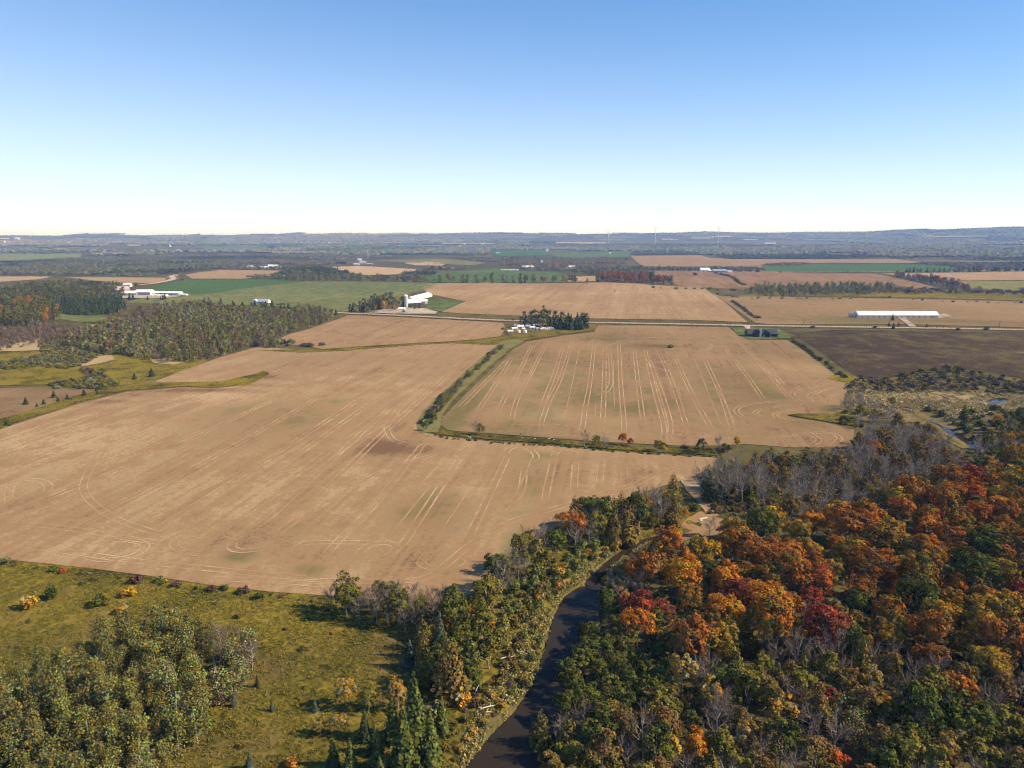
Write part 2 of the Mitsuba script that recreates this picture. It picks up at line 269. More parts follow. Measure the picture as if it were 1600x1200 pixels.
sheet('hayfield', 'distant green crop in front of the wooded hills', [(312,386.5),(330,385.6),(418,385.6),(418,390.5),(320,391)], 'grass', lambda x, y: (0.1 + 0 * x, 0.8 + 0 * x))
sheet('hayfield', 'distant grey green field at the left edge', [(-150,399),(0,397),(128,397.5),(126,403),(60,408),(0,411),(-150,414)], 'grass', lambda x, y: (0.65 + 0 * x, 0.75 + 0 * x))
sheet('hayfield', 'bright mown grass clearing between the spruces and the brown thicket', [(62,492),(85,489),(110,493),(172,494),(180,500),(160,504),(118,503),(85,497)], 'grass', lambda x, y: (0.6 + 0 * x, 0.6 + 0 * x))
sheet('hayfield', 'olive grass between the conifer rows far off', [(580,407.5),(700,405.5),(760,411),(740,415),(640,411)], 'grass', lambda x, y: (0.8 + 0 * x, 0.4 + 0 * x))
sheet('lawn', 'mown green lawn around the black house', [(1143,513),(1166,512),(1215,513),(1238,529),(1200,531),(1165,530),(1150,522)], 'grass', lambda x, y: (0.55 + 0 * x, 0.38 + 0 * x), lift=0.35)
# weedy and wet ground
sheet('meadow', 'weedy golden olive meadow in the lower left corner', [(-260,844),(0,866),(80,875),(150,883),(230,893),(330,908),(420,918),(520,925),(610,934),(700,936),(745,930),(770,960),(780,1000),(760,1060),(730,1110),(720,1150),(690,1260),(640,1420),(-420,1420)], 'meadow', lambda x, y: (0.18 + .5 * fb(x, y, 25, 31) + spots(x, y, [(60,1010,14,9,.55),(440,1040,9,8,.5),(590,1010,9,8,.45),(300,1165,20,6,.4)]), 0.55 + .6 * fb(x, y, 22, 32) + spots(x, y, [(520,980,14,12,.3),(420,980,10,8,.35),(30,930,14,8,.3),(600,960,14,8,.2)])), lift=0.02, dens=1.3, open_land=False)
sheet('bank', 'overgrown left bank of the river', [(690,1260),(700,1150),(735,1085),(765,1020),(780,960),(770,940),(800,885),(850,845),(930,830),(1000,815),(1060,795),(1110,800),(1120,835),(1040,842),(990,858),(950,888),(925,908),(890,928),(865,965),(850,1010),(835,1062),(804,1106),(764,1148),(728,1200)], 'meadow', lambda x, y: (0.05 + .5 * fb(x, y, 12, 61), 0.45 + .5 * fb(x, y, 14, 62)), lift=0.03, dens=1.5, open_land=False)
sheet('marsh', 'golden marsh with pale sedge clearings left of the stubble', [(-200,560),(0,546),(70,548),(110,545),(190,543),(300,556),(330,562),(285,580),(240,597),(160,607),(120,600),(0,603),(-200,610)], 'meadow', lambda x, y: (0.08 + .5 * fb(x, y, 40, 33), 0.72 + .5 * fb(x, y, 40, 34)), open_land=False)
for lb, pp in (('pale sandy sedge clearing at the left edge of the marsh', [(-60,548),(0,542),(40,534),(62,530),(68,536),(60,548),(20,550)]), ('pale sedge flat in the middle of the golden marsh', [(112,566),(130,560),(175,556),(182,562),(160,568),(128,574)]), ('pale sedge strip beside the wood edge', [(235,563),(262,561),(290,567),(270,571),(240,568)]), ('pale bare clearing by the brown thicket', [(147,509),(165,502),(172,508),(152,512)])):
    sheet('sedge', lb, pp, 'marsh', lambda x, y: (0.15 + 0 * x, 1.25 + 0 * x), lift=0.5, open_land=False, wob=1.5)
sheet('pasture', 'rough brown pasture dotted with young conifers', [(-220,640),(-200,612),(0,607),(90,604),(125,606),(190,603),(240,592),(290,592),(345,591),(395,583),(414,577),(424,584),(412,596),(385,606),(340,612),(280,612),(200,620),(130,638),(60,661),(0,682),(-260,764)], 'field', lambda x, y: (0.68 + .8 * fb(x, y, 45, 35) + spots(x, y, [(330,600,30,20,-.3), (180,606,40,10,.3)]), 0.40 + .5 * fb(x, y, 30, 36) + spots(x, y, [(350,594,40,12,.5), (300,607,50,5,-.7), (390,600,20,6,-.6), (150,624,30,5,-.4), (200,604,40,8,.2)])), lift=0.0, open_land=False)
sheet('verge', 'weedy yellowish strip with pale grass along the top of the near stubble', [(-150,694),(0,655),(60,638),(130,616),(200,602),(290,598),(345,597),(395,586),(412,580),(420,585),(405,595),(385,602),(340,606),(280,605),(200,611),(130,628),(60,651),(0,671),(-150,726)], 'meadow', lambda x, y: (0.15 + .6 * fb(x, y, 14, 63), 0.5 + .5 * fb(x, y, 12, 64) + spots(x, y, [(370,597,30,10,.4), (300,602,30,6,.3)])), lift=0.3, open_land=False, wob=1.0)
sheet('marsh', 'dark brown wet field right of the hedge', [(1240,522),(1300,516),(1600,520),(1900,526),(1900,592),(1600,592),(1500,576),(1440,580),(1392,590),(1345,590),(1318,576),(1285,552)], 'marsh', lambda x, y: (0.26 + 1.3 * fb(x, y, 55, 37) + spots(x, y, [(1290,525,40,15,.45),(1430,540,60,18,.5),(1560,530,70,15,.5),(1400,555,25,18,.45)]), 0.10 + 0.5 * fb(x, y, 70, 38) + spots(x, y, [(1590,552,14,6,.8),(1420,524,70,6,.45)])), open_land=False)
sheet('marsh', 'straw coloured tussock marsh beside the winding brook', [(1310,580),(1345,592),(1392,592),(1440,584),(1500,580),(1600,594),(1900,600),(1900,720),(1600,690),(1530,715),(1480,690),(1430,660),(1380,660),(1330,662),(1250,650),(1320,642),(1325,612)], 'marsh', lambda x, y: (0.55 + .6 * fb(x, y, 25, 39), 0.55 + .5 * fb(x, y, 20, 40) + spots(x, y, [(1400,617,40,12,.5),(1500,622,40,14,.4),(1350,610,20,12,.3)])), open_land=False)
sheet('marsh', 'golden rough grass in front of the ploughed field', [(1120,467),(1190,458),(1320,457),(1600,457),(1900,458),(1900,474),(1600,470),(1450,466),(1320,464),(1200,462)], 'meadow', lambda x, y: (0.25 + .5 * fb(x, y, 80, 41), 0.75 + .4 * fb(x, y, 80, 42)), open_land=False)
sheet('verge', 'grassy strip of ditch between the two left stubble fields', [(400,548),(505,546),(560,543),(640,538),(740,532.5),(790,527),(800,522),(812,530),(795,537),(770,540),(700,537),(620,542),(540,549),(470,552)], 'meadow', lambda x, y: (0.2 + .5 * fb(x, y, 20, 43), 0.6 + 0 * x), lift=0.3, open_land=False)
sheet('verge', 'green grass lane along the hedge between the fields', [(800,532),(812,531),(818,534),(788,552),(746,590),(706,628),(690,652),(688,668),(684,676),(655,678),(651,660),(662,642),(696,610),(734,575),(766,548),(786,534)], 'grass', lambda x, y: (0.97 + 0 * x, 0.40 + .3 * fb(x, y, 15, 44)), lift=0.35, open_land=False)
sheet('verge', 'weedy ditch strip below the tramline field', [(655,672),(680,671),(770,680),(860,687),(960,695),(1060,700),(1128,701),(1130,713),(1060,709),(960,703),(850,693),(760,687),(690,680)], 'meadow', lambda x, y: (0.3 + .5 * fb(x, y, 15, 45), 0.35 + 0 * x), lift=0.3, open_land=False)
sheet('verge', 'weedy point of grass that juts into the tramline field', [(1230,649),(1250,647),(1300,648),(1335,640),(1345,668),(1290,659)], 'meadow', lambda x, y: (0.25 + 0 * x, 0.45 + .5 * fb(x, y, 10, 46)), lift=0.3, open_land=False)
sheet('verge', 'golden weeds at the corner of the tramline field', [(1290,592),(1300,588),(1320,584),(1350,594),(1340,600),(1325,600)], 'meadow', lambda x, y: (0.0 * x, 1.0 + 0 * x), lift=0.3, open_land=False)
sheet('yard', 'rough grass yard of the central farmstead', [(785,515),(800,509),(820,506),(915,506),(935,509),(930,517),(880,523),(838,530),(812,534),(798,526)], 'meadow', lambda x, y: (0.45 + .5 * fb(x, y, 12, 47), 0.7 + 0 * x), lift=0.4, open_land=False)
def pad(name, label, px, bsdf, lift, tone=.35, wob=0.0): sheet(name, label, px, bsdf, lambda x, y: (0.2 + .8 * fb(x, y, 7, 66), tone + .8 * fb(x, y, 5, 65)), lift=lift, open_land=True, wob=wob)
pad('yard', 'brown dirt yard in front of the silo farm', [(575,489),(600,484),(640,481),(668,483),(684,488),(680,491.5),(620,491)], 'gravel', 0.5)
pad('yard', 'pale gravel yard of the dairy farm', [(172,463.5),(230,462),(285,463),(262,466.5),(190,467)], 'gravel', 0.8)
pad('yard', 'pale gravel apron at the right end of the long barn', [(1464,492),(1478,491.5),(1488,495.5),(1464,498)], 'gravel', 0.6)
pad('driveway', 'white gravel driveway from the road to the long barn', [(1402,497),(1414,497),(1420,503),(1432,511.5),(1421,511.5),(1412,504)], 'gravel', 0.7)
pad('driveway', 'pale driveway at the left of the black house', [(1160,510),(1172,510),(1172,515),(1171,520),(1168,520),(1168,516)], 'gravel', 0.7)
pad('path', 'dirt track curving down from the stubble to the river', [(1062,748),(1086,742),(1096,758),(1104,776),(1124,808),(1106,808),(1086,782),(1070,764)], 'field', 0.2, .75, .7)
pad('path', 'bare sandy ground beside the dirt track', [(1092,800),(1108,802),(1130,812),(1148,822),(1120,836),(1075,844),(1045,850),(1030,848),(1050,832),(1068,818)], 'field', 0.16, .5, 1.0)

def ribbon(pts, width, lift, uvs=1.0, taper=False):
    """A strip along world points that follows the land."""
    p = np.asarray(pts, float)
    t = np.gradient(p, axis=0); t /= np.linalg.norm(t, axis=1, keepdims=True) + 1e-9
    n = np.stack([t[:, 1], -t[:, 0]], -1)
    w = np.full(len(p), width / 2.0)
    if taper: w = w * np.minimum(1, np.minimum(np.arange(len(p)) + .15, len(p) - .85 - np.arange(len(p))) / 3.0)
    L, R = p - n * w[:, None], p + n * w[:, None]
    d = np.hypot(p[:, 0], p[:, 1])
    s = np.concatenate([[0], np.cumsum(np.linalg.norm(np.diff(p, axis=0), axis=1))]) * uvs + 1
    both = np.empty((2 * len(p), 2)); both[0::2], both[1::2] = L, R
    z = land(both[:, 0], both[:, 1]) + lift + 3.5e-4 * np.repeat(d, 2)
    uv = np.stack([np.tile([0.0, 1.0], len(p)), np.repeat(s, 2)], -1)
    k = np.arange(len(p) - 1) * 2
    q = np.stack([k, k + 1, k + 3, k + 2], -1)
    return np.column_stack([both, z]), q, uv
def smooth_line(w, step):
    w = np.asarray(w, float)
    if len(w) == 2:
        n = max(2, int(np.linalg.norm(w[1] - w[0]) / step)); return w[0] + (w[1] - w[0]) * np.linspace(0, 1, n)[:, None]
    e = np.vstack([2 * w[0] - w[1], w, 2 * w[-1] - w[-2]])
    out = []
    for i in range(1, len(e) - 2):
        a, b, c, d = e[i - 1:i + 3]
        n = max(2, int(np.linalg.norm(c - b) / step)); t = (np.arange(n) / n)[:, None]
        out.append(0.5 * (2 * b + (c - a) * t + (2 * a - 5 * b + 4 * c - d) * t * t + (3 * b - a - 3 * c + d) * t ** 3))
    return np.vstack(out + [e[-2:-1]])
def road(label, px, width, step=10):
    w = smooth_line(G(*np.array(px, float).T), step)
    v, q, uv = ribbon(w, width, 0.45)
    add('road', (v, q), 'land', label, kind='structure', smooth=True, uv=land_uv('gravel', 0.2 * uv[:, 0], 0.5 + 0 * uv[:, 1]))
    ZONES.append(LineString(w).buffer(width))
    v, q, uv = ribbon(w, width + 9, 0.30)
    add('verge', (v, q), 'land', label.replace('gravel road', 'grass verge of the gravel road').replace('thin pale road', 'grass verge of the thin road'), kind='structure', smooth=True, uv=land_uv('field', 0.55 + 0 * uv[:, 0], 0.45 + 0 * uv[:, 1]))
road('straight pale gravel road crossing the fields', [(440,484.5),(500,487.5),(540,489.8),(600,492.3),(700,497.3),(788,501.3),(860,503),(930,504.6),(1100,507.8),(1165,509.2),(1300,511.2),(1400,512.6),(1600,516),(1900,521)], 6.8)
road('winding pale gravel road beyond the dairy farm', [(205,446.5),(235,444),(258,440),(272,436),(268,432.5),(276,430)], 14, 20)
road('thin pale road behind the ploughed field', [(1160,424.8),(1300,425.2),(1400,425),(1600,423.5),(1900,423)], 11, 30)

TR = {}
def tracks(field, px, gauge=2.8, width=1.0):
    w = G(*np.array(px, float).T)
    d = float(np.hypot(*w.mean(0)))
    c = smooth_line(w, 0.012 * d)
    t = np.gradient(c, axis=0); t /= np.linalg.norm(t, axis=1, keepdims=True) + 1e-9
    n = np.stack([t[:, 1], -t[:, 0]], -1)
    for s in ((-.5, .5) if gauge else (0,)):
        v, q, uv = ribbon(c + n * s * gauge, width, 0.155 + 0.002 * (len(TR) % 25), 0.1, True)
        uv[:, 1] += 37.3 * len(TR)
        k = add(f'{field}__wheel_track', (v, q), 'land', smooth=True, uv=land_uv('track', uv[:, 0], uv[:, 1]))
        TR[k] = 1
N_, M_ = 'field', 'field_002'
for p in ([(300,627),(225,650),(185,675),(155,712),(133,750),(133,772),(155,795),(190,815),(240,832),(275,840)], [(600,600),(475,682),(300,793),(240,830)], [(640,590),(520,672),(340,800),(250,850)], [(655,600),(565,677),(475,760),(420,810),(375,838)], [(720,565),(685,600),(607,670),(525,750),(455,818),(425,840)],
          [(760,703),(700,707),(625,727),(562,755),(475,807),(425,838)], [(650,707),(587,787),(525,850),(500,880)], [(724,708),(684,768),(650,820),(628,852),(600,868)], [(794,712),(770,762),(752,800),(728,850)], [(866,716),(854,768),(852,786)], [(900,718),(896,770)], [(975,722),(975,757)], [(940,720),(936,762)],
          [(1085,727),(1055,733),(1020,744),(990,758),(946,770),(900,785),(860,797),(800,815),(740,848),(696,884),(660,905),(600,912)], [(866,716),(868,708),(880,704),(896,707),(901,718)], [(790,712),(795,702),(812,698),(830,704),(838,716),(828,722)], [(722,708),(730,699),(745,697),(758,703)], [(936,722),(942,716),(960,715),(974,722)],
          [(560,868),(575,853),(607,849),(620,858),(600,872),(565,874)], [(468,868),(462,860),(475,850),(520,848),(600,849)], [(15,790),(14,770),(22,756),(45,750),(70,754),(76,766),(58,776)], [(0,792),(40,775),(60,768)], [(130,868),(160,876),(200,872),(222,862),(225,850),(190,844),(150,846)], [(275,842),(273,855),(300,866),(340,868)], [(360,828),(356,836),(375,842),(400,838)], [(366,846),(362,856),(380,862),(420,856)], [(668,867),(658,880),(672,888),(692,888)], [(690,890),(716,890),(734,880),(728,872),(712,868)],
          [(0,822),(60,822),(130,830),(200,842),(260,850)], [(0,850),(100,862),(200,876),(330,890),(480,905)], [(700,660),(672,640)], [(790,550),(735,590),(668,650),(652,668),(665,682),(700,690),(800,700)], [(690,700),(665,694),(655,702),(648,714)], [(655,600),(612,655),(605,672),(618,690),(650,697)], [(820,730),(812,772),(780,800)], [(1000,735),(1003,748)],
          [(60,742),(150,705),(260,660),(420,600)], [(20,800),(160,745),(330,672),(520,585)], [(110,830),(250,760),(440,655),(560,585)], [(420,915),(530,908),(640,915),(700,925)], [(320,905),(420,908),(520,916)]):
    tracks(N_, p)
for p in ([(470,690),(330,760),(200,820)], [(560,690),(440,770),(330,845)], [(700,730),(660,775),(600,850)], [(760,715),(735,762),(690,830)], [(830,720),(810,765),(790,800)], [(640,640),(520,715),(400,800)], [(560,560),(430,625),(250,700)], [(740,560),(610,640),(500,715)], [(480,560),(330,620),(150,690)]):
    tracks(N_, p, 0, 0.7)
for p in ([(832,538),(812,580),(790,620),(772,655)], [(855,534),(834,576),(810,620),(798,660)], [(895,530),(878,586),(858,628),(846,662),(848,671)], [(929,534),(922,596),(914,640),(911,664),(906,678)], [(945,540),(944,600),(942,650),(938,664)], [(952,548),(955,590),(952,606),(942,616),(924,620)], [(967,536),(970,600),(975,664),(972,674)], [(991,546),(997,600),(1005,660)], [(1008,546),(1020,600),(1036,660),(1038,690)], [(1013,560),(1030,604),(1047,660),(1045,684),(1052,692)], [(1029,548),(1051,600),(1073,668)], [(1053,554),(1079,612),(1112,672)],
          [(1012,562),(1020,555),(1060,551),(1100,548),(1112,540),(1090,536),(1000,533),(960,536)], [(924,543),(922,538),(930,530),(936,535),(932,542)], [(950,545),(956,538),(980,533),(1000,535)], [(1255,626),(1205,629),(1165,633),(1150,642),(1160,652),(1185,660)], [(1262,631),(1215,636),(1188,641),(1180,646),(1190,653)], [(1268,636),(1228,643),(1210,649),(1225,655),(1280,660)], [(1300,597),(1270,606),(1245,609),(1238,618),(1252,630)], [(1315,604),(1285,611),(1266,618),(1268,630)], [(1318,612),(1298,620),(1292,632)], [(1170,682),(1210,683),(1240,681),(1270,677),(1300,678),(1312,686),(1300,696)], [(1252,672),(1280,688),(1262,698)], [(1180,560),(1210,595),(1238,626)], [(1100,560),(1124,612),(1145,672)], [(1072,672),(1065,682),(1048,684)], [(850,672),(872,675),(900,676),(925,672)], [(938,664),(942,674),(962,677),(972,672)], [(1130,540),(1165,585),(1195,628)], [(1150,530),(1200,580),(1232,606)], [(930,528),(1000,528),(1100,530),(1150,536)], [(880,540),(868,580),(845,640)], [(800,560),(775,600),(745,645)], [(716,640),(760,596),(800,556)], [(1060,690),(1110,680),(1112,672)], [(1000,678),(1110,683),(1180,690)]):
    tracks(M_, p, 2.6, 0.85)
for p in ([(905,545),(894,600),(880,660)], [(1118,600),(1150,665)], [(1085,560),(1128,668)], [(840,560),(815,620)], [(1200,570),(1235,612)], [(780,665),(850,664),(940,668)], [(930,625),(930,655)], [(958,560),(960,640)]):
    tracks(M_, p, 0, 0.6)
for p in ([(545,500),(480,528),(445,536)], [(772,506),(720,522),(640,535)], [(788,510),(740,524),(700,532)], [(560,500),(640,508),(760,510)]):
    tracks('field_001', p, 3.5, 1.3)

# ---------------------------------------------------------------- water
def pool(name, label, poly, lift=0.0):
    poly = poly.simplify(0.1).buffer(0.4)
    v, f = trimesh.creation.triangulate_polygon(poly, engine='earcut')
    f = np.array(f); v = np.column_stack([v, np.full(len(v), WATER + lift)])
    a, b = v[f[:, 1]] - v[f[:, 0]], v[f[:, 2]] - v[f[:, 0]]
    f = np.where((a[:, 0] * b[:, 1] - a[:, 1] * b[:, 0] < 0)[:, None], f[:, ::-1], f)
    add(name, (v, f), 'water_surface', label, kind='structure')
pool('river', 'dark slow river winding up between the reeds and the forest', river_poly)
pool('stream', 'narrow murky stream feeding the river bend', stream_poly, 0.004)
pool('brook', 'thin brook winding through the straw coloured marsh', brook_poly)
pool('pond', 'small blue pond among the marsh tussocks', pond_poly, 0.008)
pool('pond', 'tiny pool at the upper end of the brook', pond2_poly, 0.012)

# ---------------------------------------------------------------- plants: one prototype per kind, colour and shape
def unit(a): return a / (np.linalg.norm(a, axis=-1, keepdims=True) + 1e-9)
def cards(c, n, size, rng, aspect=1.0):
    """Leaf sprays: one uneven four-cornered face at each centre, facing along its normal."""
    n = unit(n); k = len(c)
    a = unit(np.cross(n, unit(rng.normal(size=(k, 3))))); b = np.cross(n, a)
    ang = (np.arange(4) * np.pi / 2)[None] + rng.uniform(-.45, .45, (k, 4))
    rad = np.asarray(size).reshape(-1, 1) * rng.uniform(.55, 1.1, (k, 4))
    v = c[:, None] + (np.cos(ang) * rad)[..., None] * a[:, None] + (np.sin(ang) * rad * aspect)[..., None] * b[:, None]
    v += n[:, None] * (rng.uniform(-.25, .25, (k, 4)) * rad)[..., None]
    i = np.arange(k)[:, None] * 4
    return v.reshape(-1, 3), np.vstack([i + [0, 1, 2], i + [0, 2, 3]])
def tubes(paths, sides=5):
    V, Fc, at = [], [], 0
    for p, r in paths:
        p = np.asarray(p, float); t = unit(np.gradient(p, axis=0))
        a = unit(np.cross(t, [0.31, 0.17, 0.93])); b = np.cross(t, a)
        ang = np.arange(sides) * 2 * np.pi / sides
        v = p[:, None] + np.asarray(r, float)[:, None, None] * (np.cos(ang)[None, :, None] * a[:, None] + np.sin(ang)[None, :, None] * b[:, None])
        i, j = np.meshgrid(np.arange(len(p) - 1), np.arange(sides), indexing='ij')
        q = np.stack([i * sides + j, i * sides + (j + 1) % sides, (i + 1) * sides + (j + 1) % sides, (i + 1) * sides + j], -1).reshape(-1, 4) + at
        V.append(v.reshape(-1, 3)); Fc.append(q); at += len(p) * sides
    q = np.vstack(Fc)
    return np.vstack(V), np.vstack([q[:, [0, 1, 2]], q[:, [0, 2, 3]]])
def tint(rng, k, cols, w=None, amt=0.22):
    cols = np.array(cols, float)
    c = cols[rng.choice(len(cols), k, p=w)]
    return c * np.exp(rng.normal(0, amt, (k, 1))) * np.exp(rng.normal(0, amt * .3, (k, 3)))
def colour4(c): return np.clip(np.repeat(c, 4, axis=0), 0, 0.9)
def broad(rng, H, R, base, cols, ncl, ncard, size, dense=0.30, dome=0.9, blend=None):
    """Crown and trunk of a broad-leaved tree: leaf sprays on many clumps that fill an uneven dome."""
    ch = H * (1 - base); cz = H * base + ch * 0.46
    d = unit(rng.normal(size=(ncl, 3))); d[:, 2] = np.where(d[:, 2] < -0.35, -d[:, 2], d[:, 2])
    lob = 1 + 0.30 * np.sin(d[:, 0] * 3.1 + rng.uniform(0, 6)) * np.cos(d[:, 1] * 2.7 + rng.uniform(0, 6)) + 0.12 * np.sin(d[:, 2] * 5 + rng.uniform(0, 6))
    skew = np.array([rng.normal(0, .10) * R, rng.normal(0, .10) * R, 0])
    rad = rng.uniform(.62, .95, ncl) * lob
    cc = d * rad[:, None] * [R * rng.uniform(.85, 1.12), R * rng.uniform(.85, 1.12), ch * 0.5 * dome] + [0, 0, cz]
    cc = cc + skew * ((cc[:, 2:] - cz) / ch + .3)
    cr = R * dense * rng.uniform(.7, 1.25, ncl)
    which = rng.integers(0, ncl, ncard)
    e = unit(rng.normal(size=(ncard, 3)) + d[which] * 0.75 + [0, 0, 0.35])
    p = cc[which] + e * (cr[which] * rng.uniform(.65, 1.08, ncard))[:, None] * [1, 1, .8]
    n = e * 0.9 + d[which] * 0.35 + rng.normal(size=(ncard, 3)) * 0.45
    v, f = cards(p, n, size * rng.uniform(.7, 1.3, ncard), rng)
    ccol = tint(rng, ncl, cols, None, 0.15)
    if blend is not None:     # the crown turns colour from one side and the top
        side = unit(np.array([rng.normal(), rng.normal(), 1.1]))
        k = np.clip(0.5 + 0.9 * (d @ side) + rng.normal(0, .2, ncl), 0, 1)[:, None]
        ccol = ccol * k + tint(rng, ncl, blend, None, 0.2) * (1 - k)
    col = ccol[which] * np.exp(rng.normal(0, .15, (ncard, 1)))
    paths = [([[0, 0, -.6], [rng.normal(0, .1), rng.normal(0, .1), H * base], [0, 0, H * .78]], [H * .022, H * .016, H * .005])]
    for k in rng.choice(ncl, min(8, ncl), replace=False):
        z0 = H * rng.uniform(base * .7, .55)
        paths.append(([[0, 0, z0], cc[k] * [.5, .5, .55] + [0, 0, z0 * .35], cc[k]], [H * .009, H * .006, H * .002]))
    return (v, f, colour4(col)), tubes(paths)
def bare(rng, H, R, cols, ntwig):
    """A leafless tree: trunk and limbs, and a haze of fine twigs."""
    paths, ends = [], []
    top = np.array([rng.normal(0, .05) * H, rng.normal(0, .05) * H, H * .85])
    paths.append(([[0, 0, -.5], top * .35, top * .7, top], [H * .014, H * .011, H * .007, H * .003]))
    for i in range(15):
        s = rng.uniform(.22, .85); a = rng.uniform(0, 6.28); o = top * s
        L = R * rng.uniform(.75, 1.15) * (1.2 - .6 * s)
        e = o + [math.cos(a) * L * .8, math.sin(a) * L * .8, L * rng.uniform(.7, 1.3)]
        m = (o + e) / 2 + [math.cos(a) * L * .12, math.sin(a) * L * .12, -L * .1]
        paths.append(([o, m, e], [H * .0085, H * .006, H * .003])); ends += [(o, m, e)]
    o, m, e = (np.array(x) for x in zip(*ends))
    k = rng.integers(0, len(o), ntwig); t = rng.uniform(.25, 1, ntwig)[:, None]
    p0 = np.where(t < .5, o[k] + (m[k] - o[k]) * t * 2, m[k] + (e[k] - m[k]) * (t * 2 - 1))
    d = unit(rng.normal(size=(ntwig, 3)) + unit(e[k] - o[k]) * .6 + [0, 0, .7]); L = R * rng.uniform(.18, .45, ntwig)[:, None]
    p1 = p0 + d * L; w = unit(np.cross(d, rng.normal(size=(ntwig, 3)))) * (H * .0026)
    v = np.stack([p0 - w, p0 + w, p1 + w * .3, p1 - w * .3], 1).reshape(-1, 3)
    i = np.arange(ntwig)[:, None] * 4
    col = tint(rng, ntwig, cols, None, .2)
    return (v, np.vstack([i + [0, 1, 2], i + [0, 2, 3]]), colour4(col)), tubes(paths, 4)
def conifer(rng, H, R, cols, ncard, size, rounded=0.0, base=0.04):
    t = 1 - np.sqrt(rng.uniform(0, 1, ncard)); t = base + (1 - base) * t
    a = rng.uniform(0, 6.283, ncard)
    if rounded: prof = np.clip(1 - t ** 1.7, 0, 1) ** .8 * np.clip((t - base) * 9 + .55, 0, 1)
    else:
        tier = np.abs(((t * 11 + rng.uniform(0, 1)) % 1) - .5)
        prof = (1 - t) * (.72 + .55 * tier) + .03
    lob = 1 + .16 * np.sin(a * 3 + t * 9 + rng.uniform(0, 6)) + rng.normal(0, .07, ncard)
    r = R * prof * lob * rng.uniform(.62, 1.03, ncard)
    p = np.stack([np.cos(a) * r, np.sin(a) * r, t * H - (0.10 * r if not rounded else 0)], -1)
    n = np.stack([np.cos(a), np.sin(a), np.full(ncard, .75)], -1) + rng.normal(size=(ncard, 3)) * .4
    v, f = cards(p, n, size * rng.uniform(.7, 1.25, ncard) * (.55 + .6 * (1 - t)), rng)
    seg = ((a / .9).astype(int) * 13 + (t * 9).astype(int)) % 23
    tone = np.exp(rng.normal(0, .22, 23))[seg]
    col = tint(rng, ncard, cols, None, .2) * tone[:, None]
    return (v, f, colour4(col)), tubes([([[0, 0, -.5], [0, 0, H * .5], [0, 0, H * .97]], [H * .016, H * .010, H * .002])])
def tall(rng, H, R, base, cols, ncl, ncard, size):
    """Aspen and birch: a narrow open crown of small clumps along a visible pale stem."""
    lean = np.array([rng.normal(0, .035) * H, rng.normal(0, .035) * H, 0])
    t = base + (1 - base) * rng.uniform(0, 1, ncl) ** .85
    a = rng.uniform(0, 6.283, ncl); prof = np.sin(np.clip((t - base) / (1 - base), 0.04, 1) ** .95 * 2.75 + .12) ** .6 * rng.uniform(.7, 1.15, ncl)
    r = R * prof * np.sqrt(rng.uniform(.05, 1.0, ncl))
    cc = np.stack([np.cos(a) * r, np.sin(a) * r, t * H], -1) + lean * t[:, None]
    which = rng.integers(0, ncl, ncard)
    e = unit(rng.normal(size=(ncard, 3)) + [0, 0, .3])
    p = cc[which] + e * (R * .46 * rng.uniform(.2, 1.1, ncard))[:, None] * [1, 1, 1.25]
    v, f = cards(p, e + rng.normal(size=(ncard, 3)) * .5, size * rng.uniform(.7, 1.3, ncard), rng)
    col = tint(rng, ncl, cols, None, .22)[which] * np.exp(rng.normal(0, .2, (ncard, 1)))
    paths = [([[0, 0, -.5], lean * .5 + [0, 0, H * .5], lean + [0, 0, H * .96]], [H * .012, H * .009, H * .003])]
    for k in rng.choice(ncl, min(6, ncl), replace=False):
        z = cc[k][2]; q = lean * (z / H) * .8 + [0, 0, z - R * .6]
        paths.append(([q, (q + cc[k]) / 2, cc[k]], [H * .005, H * .004, H * .002]))
    return (v, f, colour4(col)), tubes(paths, 5)
def shrub(rng, H, R, cols, ncard, size):
    ncl = 9
    d = unit(rng.normal(size=(ncl, 3))); d[:, 2] = abs(d[:, 2])
    cc = d * [R * .62, R * .62, H * .45] * rng.uniform(.5, 1, (ncl, 1)) + [0, 0, H * .28]
    which = rng.integers(0, ncl, ncard)
    e = unit(rng.normal(size=(ncard, 3)) + [0, 0, .4])
    p = cc[which] + e * R * .45 * rng.uniform(.6, 1.05, (ncard, 1)) * [1, 1, H / R * .75]
    p[:, 2] = np.maximum(p[:, 2], .05)
    v, f = cards(p, e + rng.normal(size=(ncard, 3)) * .45, size * rng.uniform(.7, 1.3, ncard), rng)
    col = tint(rng, ncl, cols, None, .18)[which] * np.exp(rng.normal(0, .22, (ncard, 1)))
    paths = [([[0, 0, -.3], c * .5, c], [.05 * R, .035 * R, .015 * R]) for c in cc[:4]]
    return (v, f, colour4(col)), tubes(paths, 4)
BARK = {'grey': (.13, .11, .095), 'pale': (.52, .49, .44), 'dark': (.07, .055, .045), 'silver': (.33, .30, .27)}
PROTO = {}
def proto(name, colour, n, make, bark='grey', seed=0):
    for i in range(n):
        rng = np.random.default_rng(1000 + seed * 17 + i * 131 + len(PROTO) * 7)
        (v, f, c), (tv, tf) = make(rng)
        g = f'shape_{len(PROTO)}_{i}'
        scene[g] = {'type': 'shapegroup', 'trunk': mikit.ply((tv, tf), 'leaf', color=np.tile(np.array(BARK[bark]) , (len(tv), 1))),
                    'crown': mikit.ply((v, f), 'leaf', color=c)}
        PROTO.setdefault((name, colour), []).append(g)
rust, orange, gold, olive, green, dkgreen, red, crim, brown, yel = (.320,.112,.020), (.47,.180,.020), (.42,.235,.025), (.170,.135,.028), (.100,.112,.022), (.050,.066,.018), (.38,.080,.034), (.19,.044,.030), (.175,.105,.040), (.52,.36,.025)
mauve, twig, sage, straw = (.210,.165,.125), (.275,.245,.195), (.185,.220,.072), (.30,.25,.12)
